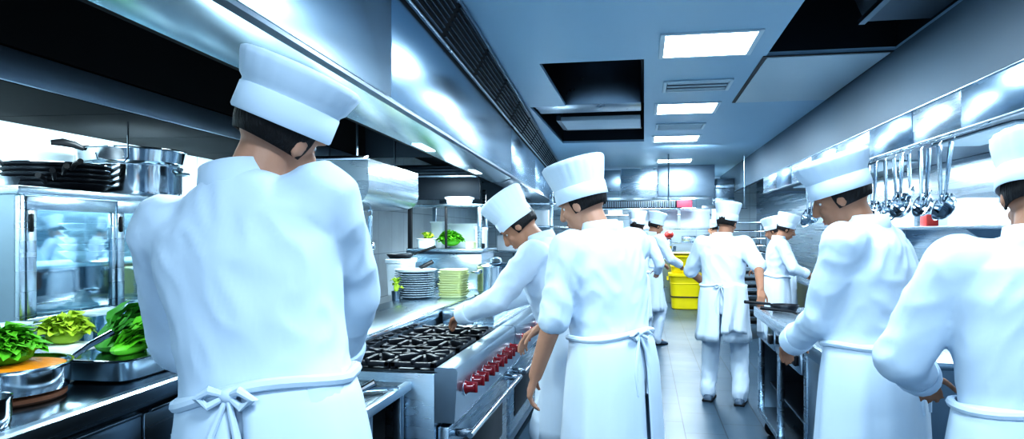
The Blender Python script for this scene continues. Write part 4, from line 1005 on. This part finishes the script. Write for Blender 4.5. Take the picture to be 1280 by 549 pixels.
# D far pair left of the aisle
L_=(.07,9.6,0); rz=R(-50); s=.99
person('far cook in white left of the yellow bins, face turned right',L_,rz,s,lean=4,head=(22,-12,0),hands=((-.20,.34,1.08),(.18,.36,1.08)),vox=.011,seed=4,skin='skin2')
L_=(-.12,8.55,0); rz=R(-20); s=.98
person('far cook in white half hidden behind the central cook',L_,rz,s,lean=8,head=(15,0,0),hands=((-.2,.34,1.05),(.18,.36,1.05)),vox=.011,seed=5)
# E right of the aisle with a towel
L_=(.685,6.44,0); rz=R(-14); s=.985
person('cook in white right of the aisle, towel at the waist, seen from behind',L_,rz,s,lean=3,side=0,head=(14,-18,3),
   hands=((-.20,.30,1.02),local(L_,rz,s,(.935,6.02,1.03))),hints=((-.8,-.4,-.3),(1,-.2,-.1)),feet=((-.13,.02,0),(.15,-.03,0)),vox=.009,seed=6,skin='skin2',sleeve=.0,apron_len=.56,bulk=1.08)
# F two cooks behind the right counter
L_=(1.46,8.35,0); rz=R(-88); s=.96
person('far cook in white at right, face in profile looking down to the right',L_,rz,s,lean=5,head=(24,0,0),hands=((-.18,.34,1.05),(.16,.36,1.06)),vox=.010,seed=7,skin='skin2',sleeve=.6)
L_=(1.72,9.35,0); rz=R(70); s=.95
person('far cook in white facing left, behind the profile cook',L_,rz,s,lean=6,head=(24,0,0),hands=((-.18,.30,1.08),(.16,.30,1.08)),vox=.011,seed=8,skin='skin2')
# G, H near right
L_=(.86,2.90,0); rz=R(52); s=1.03
person('cook in white at right bending left before the work counter',L_,rz,s,lean=4,side=1,head=(26,16,-6),hands=(local(L_,rz,s,(.62,3.10,1.05)),local(L_,rz,s,(.92,3.27,1.05))),vox=.008,seed=9,hat=.135,skin='skin2',bulk=1.08,hatr=1.08)
L_=(1.0,2.0,0); rz=R(-8); s=1.0
person('cook in white nearest at the right edge, back to the camera',L_,rz,s,lean=7,side=0,head=(24,-10,6),hands=((-.22,.32,1.06),(.24,.34,1.06)),vox=.0075,seed=10,hat=.145,skin='skin2',bulk=1.12,hatr=1.08)
# I behind the towel cook
L_=(1.45,14.5,0); rz=R(60); s=.98
person('farthest cook in white beyond the yellow bins, mostly hidden by the towel cook',L_,rz,s,lean=6,head=(20,0,0),hands=((-.18,.32,1.05),(.16,.34,1.05)),vox=.012,seed=11)
# towel hanging from the towel cook's waist
m = MB(); vs=[];fs=[]; n=14; k=8
for i in range(n+1):
    f=i/n
    for j_ in range(k+1):
        e=j_/k-.5; vs.append((e*.20*(1+.1*f)+.01*math.sin(f*5),.018*math.sin(e*14+f*2)*(.4+f)-.012*f,1.06-.42*f+ .01*math.cos(e*6)))
for i in range(n):
    for j_ in range(k): a=i*(k+1)+j_; fs.append([a,a+1,a+k+2,a+k+1])
m._add(vs,fs); o=m.build('kitchen_towel',M['hatc'],sharp=80); sm=o.modifiers.new('t','SOLIDIFY'); sm.thickness=.008
o.location=(.76,6.215,0); o.rotation_euler=(0,0,R(8)); tag(o,'white towel hanging from the waist of the cook right of the aisle','towel')

# ------------------------------------------------------------------ lights, world, camera
def area(name,loc,rot,sx,sy,e,col=(.66,.85,1.0)):
    l = bpy.data.lights.new(name,'AREA'); l.shape='RECTANGLE'; l.size=sx; l.size_y=sy; l.energy=e; l.color=col
    o = bpy.data.objects.new(name,l); COL.objects.link(o); o.location=loc; o.rotation_euler=rot
    return o
# ceiling fittings behind and beside the camera, and the hood lamps
for (x,y,e) in ((.4,2.4,26),(.4,0.2,34),(.4,-1.8,34),(-1.4,-1.2,24)): area('ceiling_lamp',(x,y,CZ-.02),(0,0,0),.6,.6,e)
for (y,e) in ((2.2,14),(4.0,16),(5.7,16)): area('hood_lamp',lw((-1.25,y,2.03)),(0,0,SKEW),.25,.5,e,(.82,.97,1))
for (y,e) in ((3.2,9),(4.7,11),(6.9,12),(9.3,14)): area('exhaust_lamp',(2.08,y,2.07),(0,0,0),.3,1.0,e,(.78,.92,1))
area('wall_fill',lw((-2.62,3.0,1.98)),(0,R(28),SKEW),.25,4.5,27,(.78,.95,1))  # added lamp that brightens the tiled wall; no fitting stands there
for (x,y,e) in ((-.6,15,45),(.8,15.6,40),(-1.5,10.5,40)): area('far_lamp',(x,y,2.1),(0,0,0),.8,.8,e,(.82,.93,1))
area('paper_fill',(.6,10.7,2.74),(R(40),0,0),.6,.6,30)  # added tilted lamp to whiten the hanging sheets; no fitting of its own
w = bpy.data.worlds.new('kitchen_air'); SC.world = w; w.use_nodes = True
nt = w.node_tree; bg = nt.nodes['Background']; bg.inputs['Color'].default_value=(.50,.72,.95,1); bg.inputs['Strength'].default_value=.7
cam = bpy.data.cameras.new('camera'); co = bpy.data.objects.new('camera',cam); COL.objects.link(co)
co.location=(0,0,EYE); co.rotation_euler=(PI/2,0,R(10.62)); cam.sensor_width=36; cam.sensor_fit='HORIZONTAL'
cam.lens = 36*880/1280; cam.shift_y = (290-274.5)/1280; cam.clip_start=.05; cam.clip_end=100
SC.camera = co
SC.view_settings.view_transform='Standard'
try: SC.view_settings.look='High Contrast'
except Exception: pass
SC.view_settings.exposure=0.6
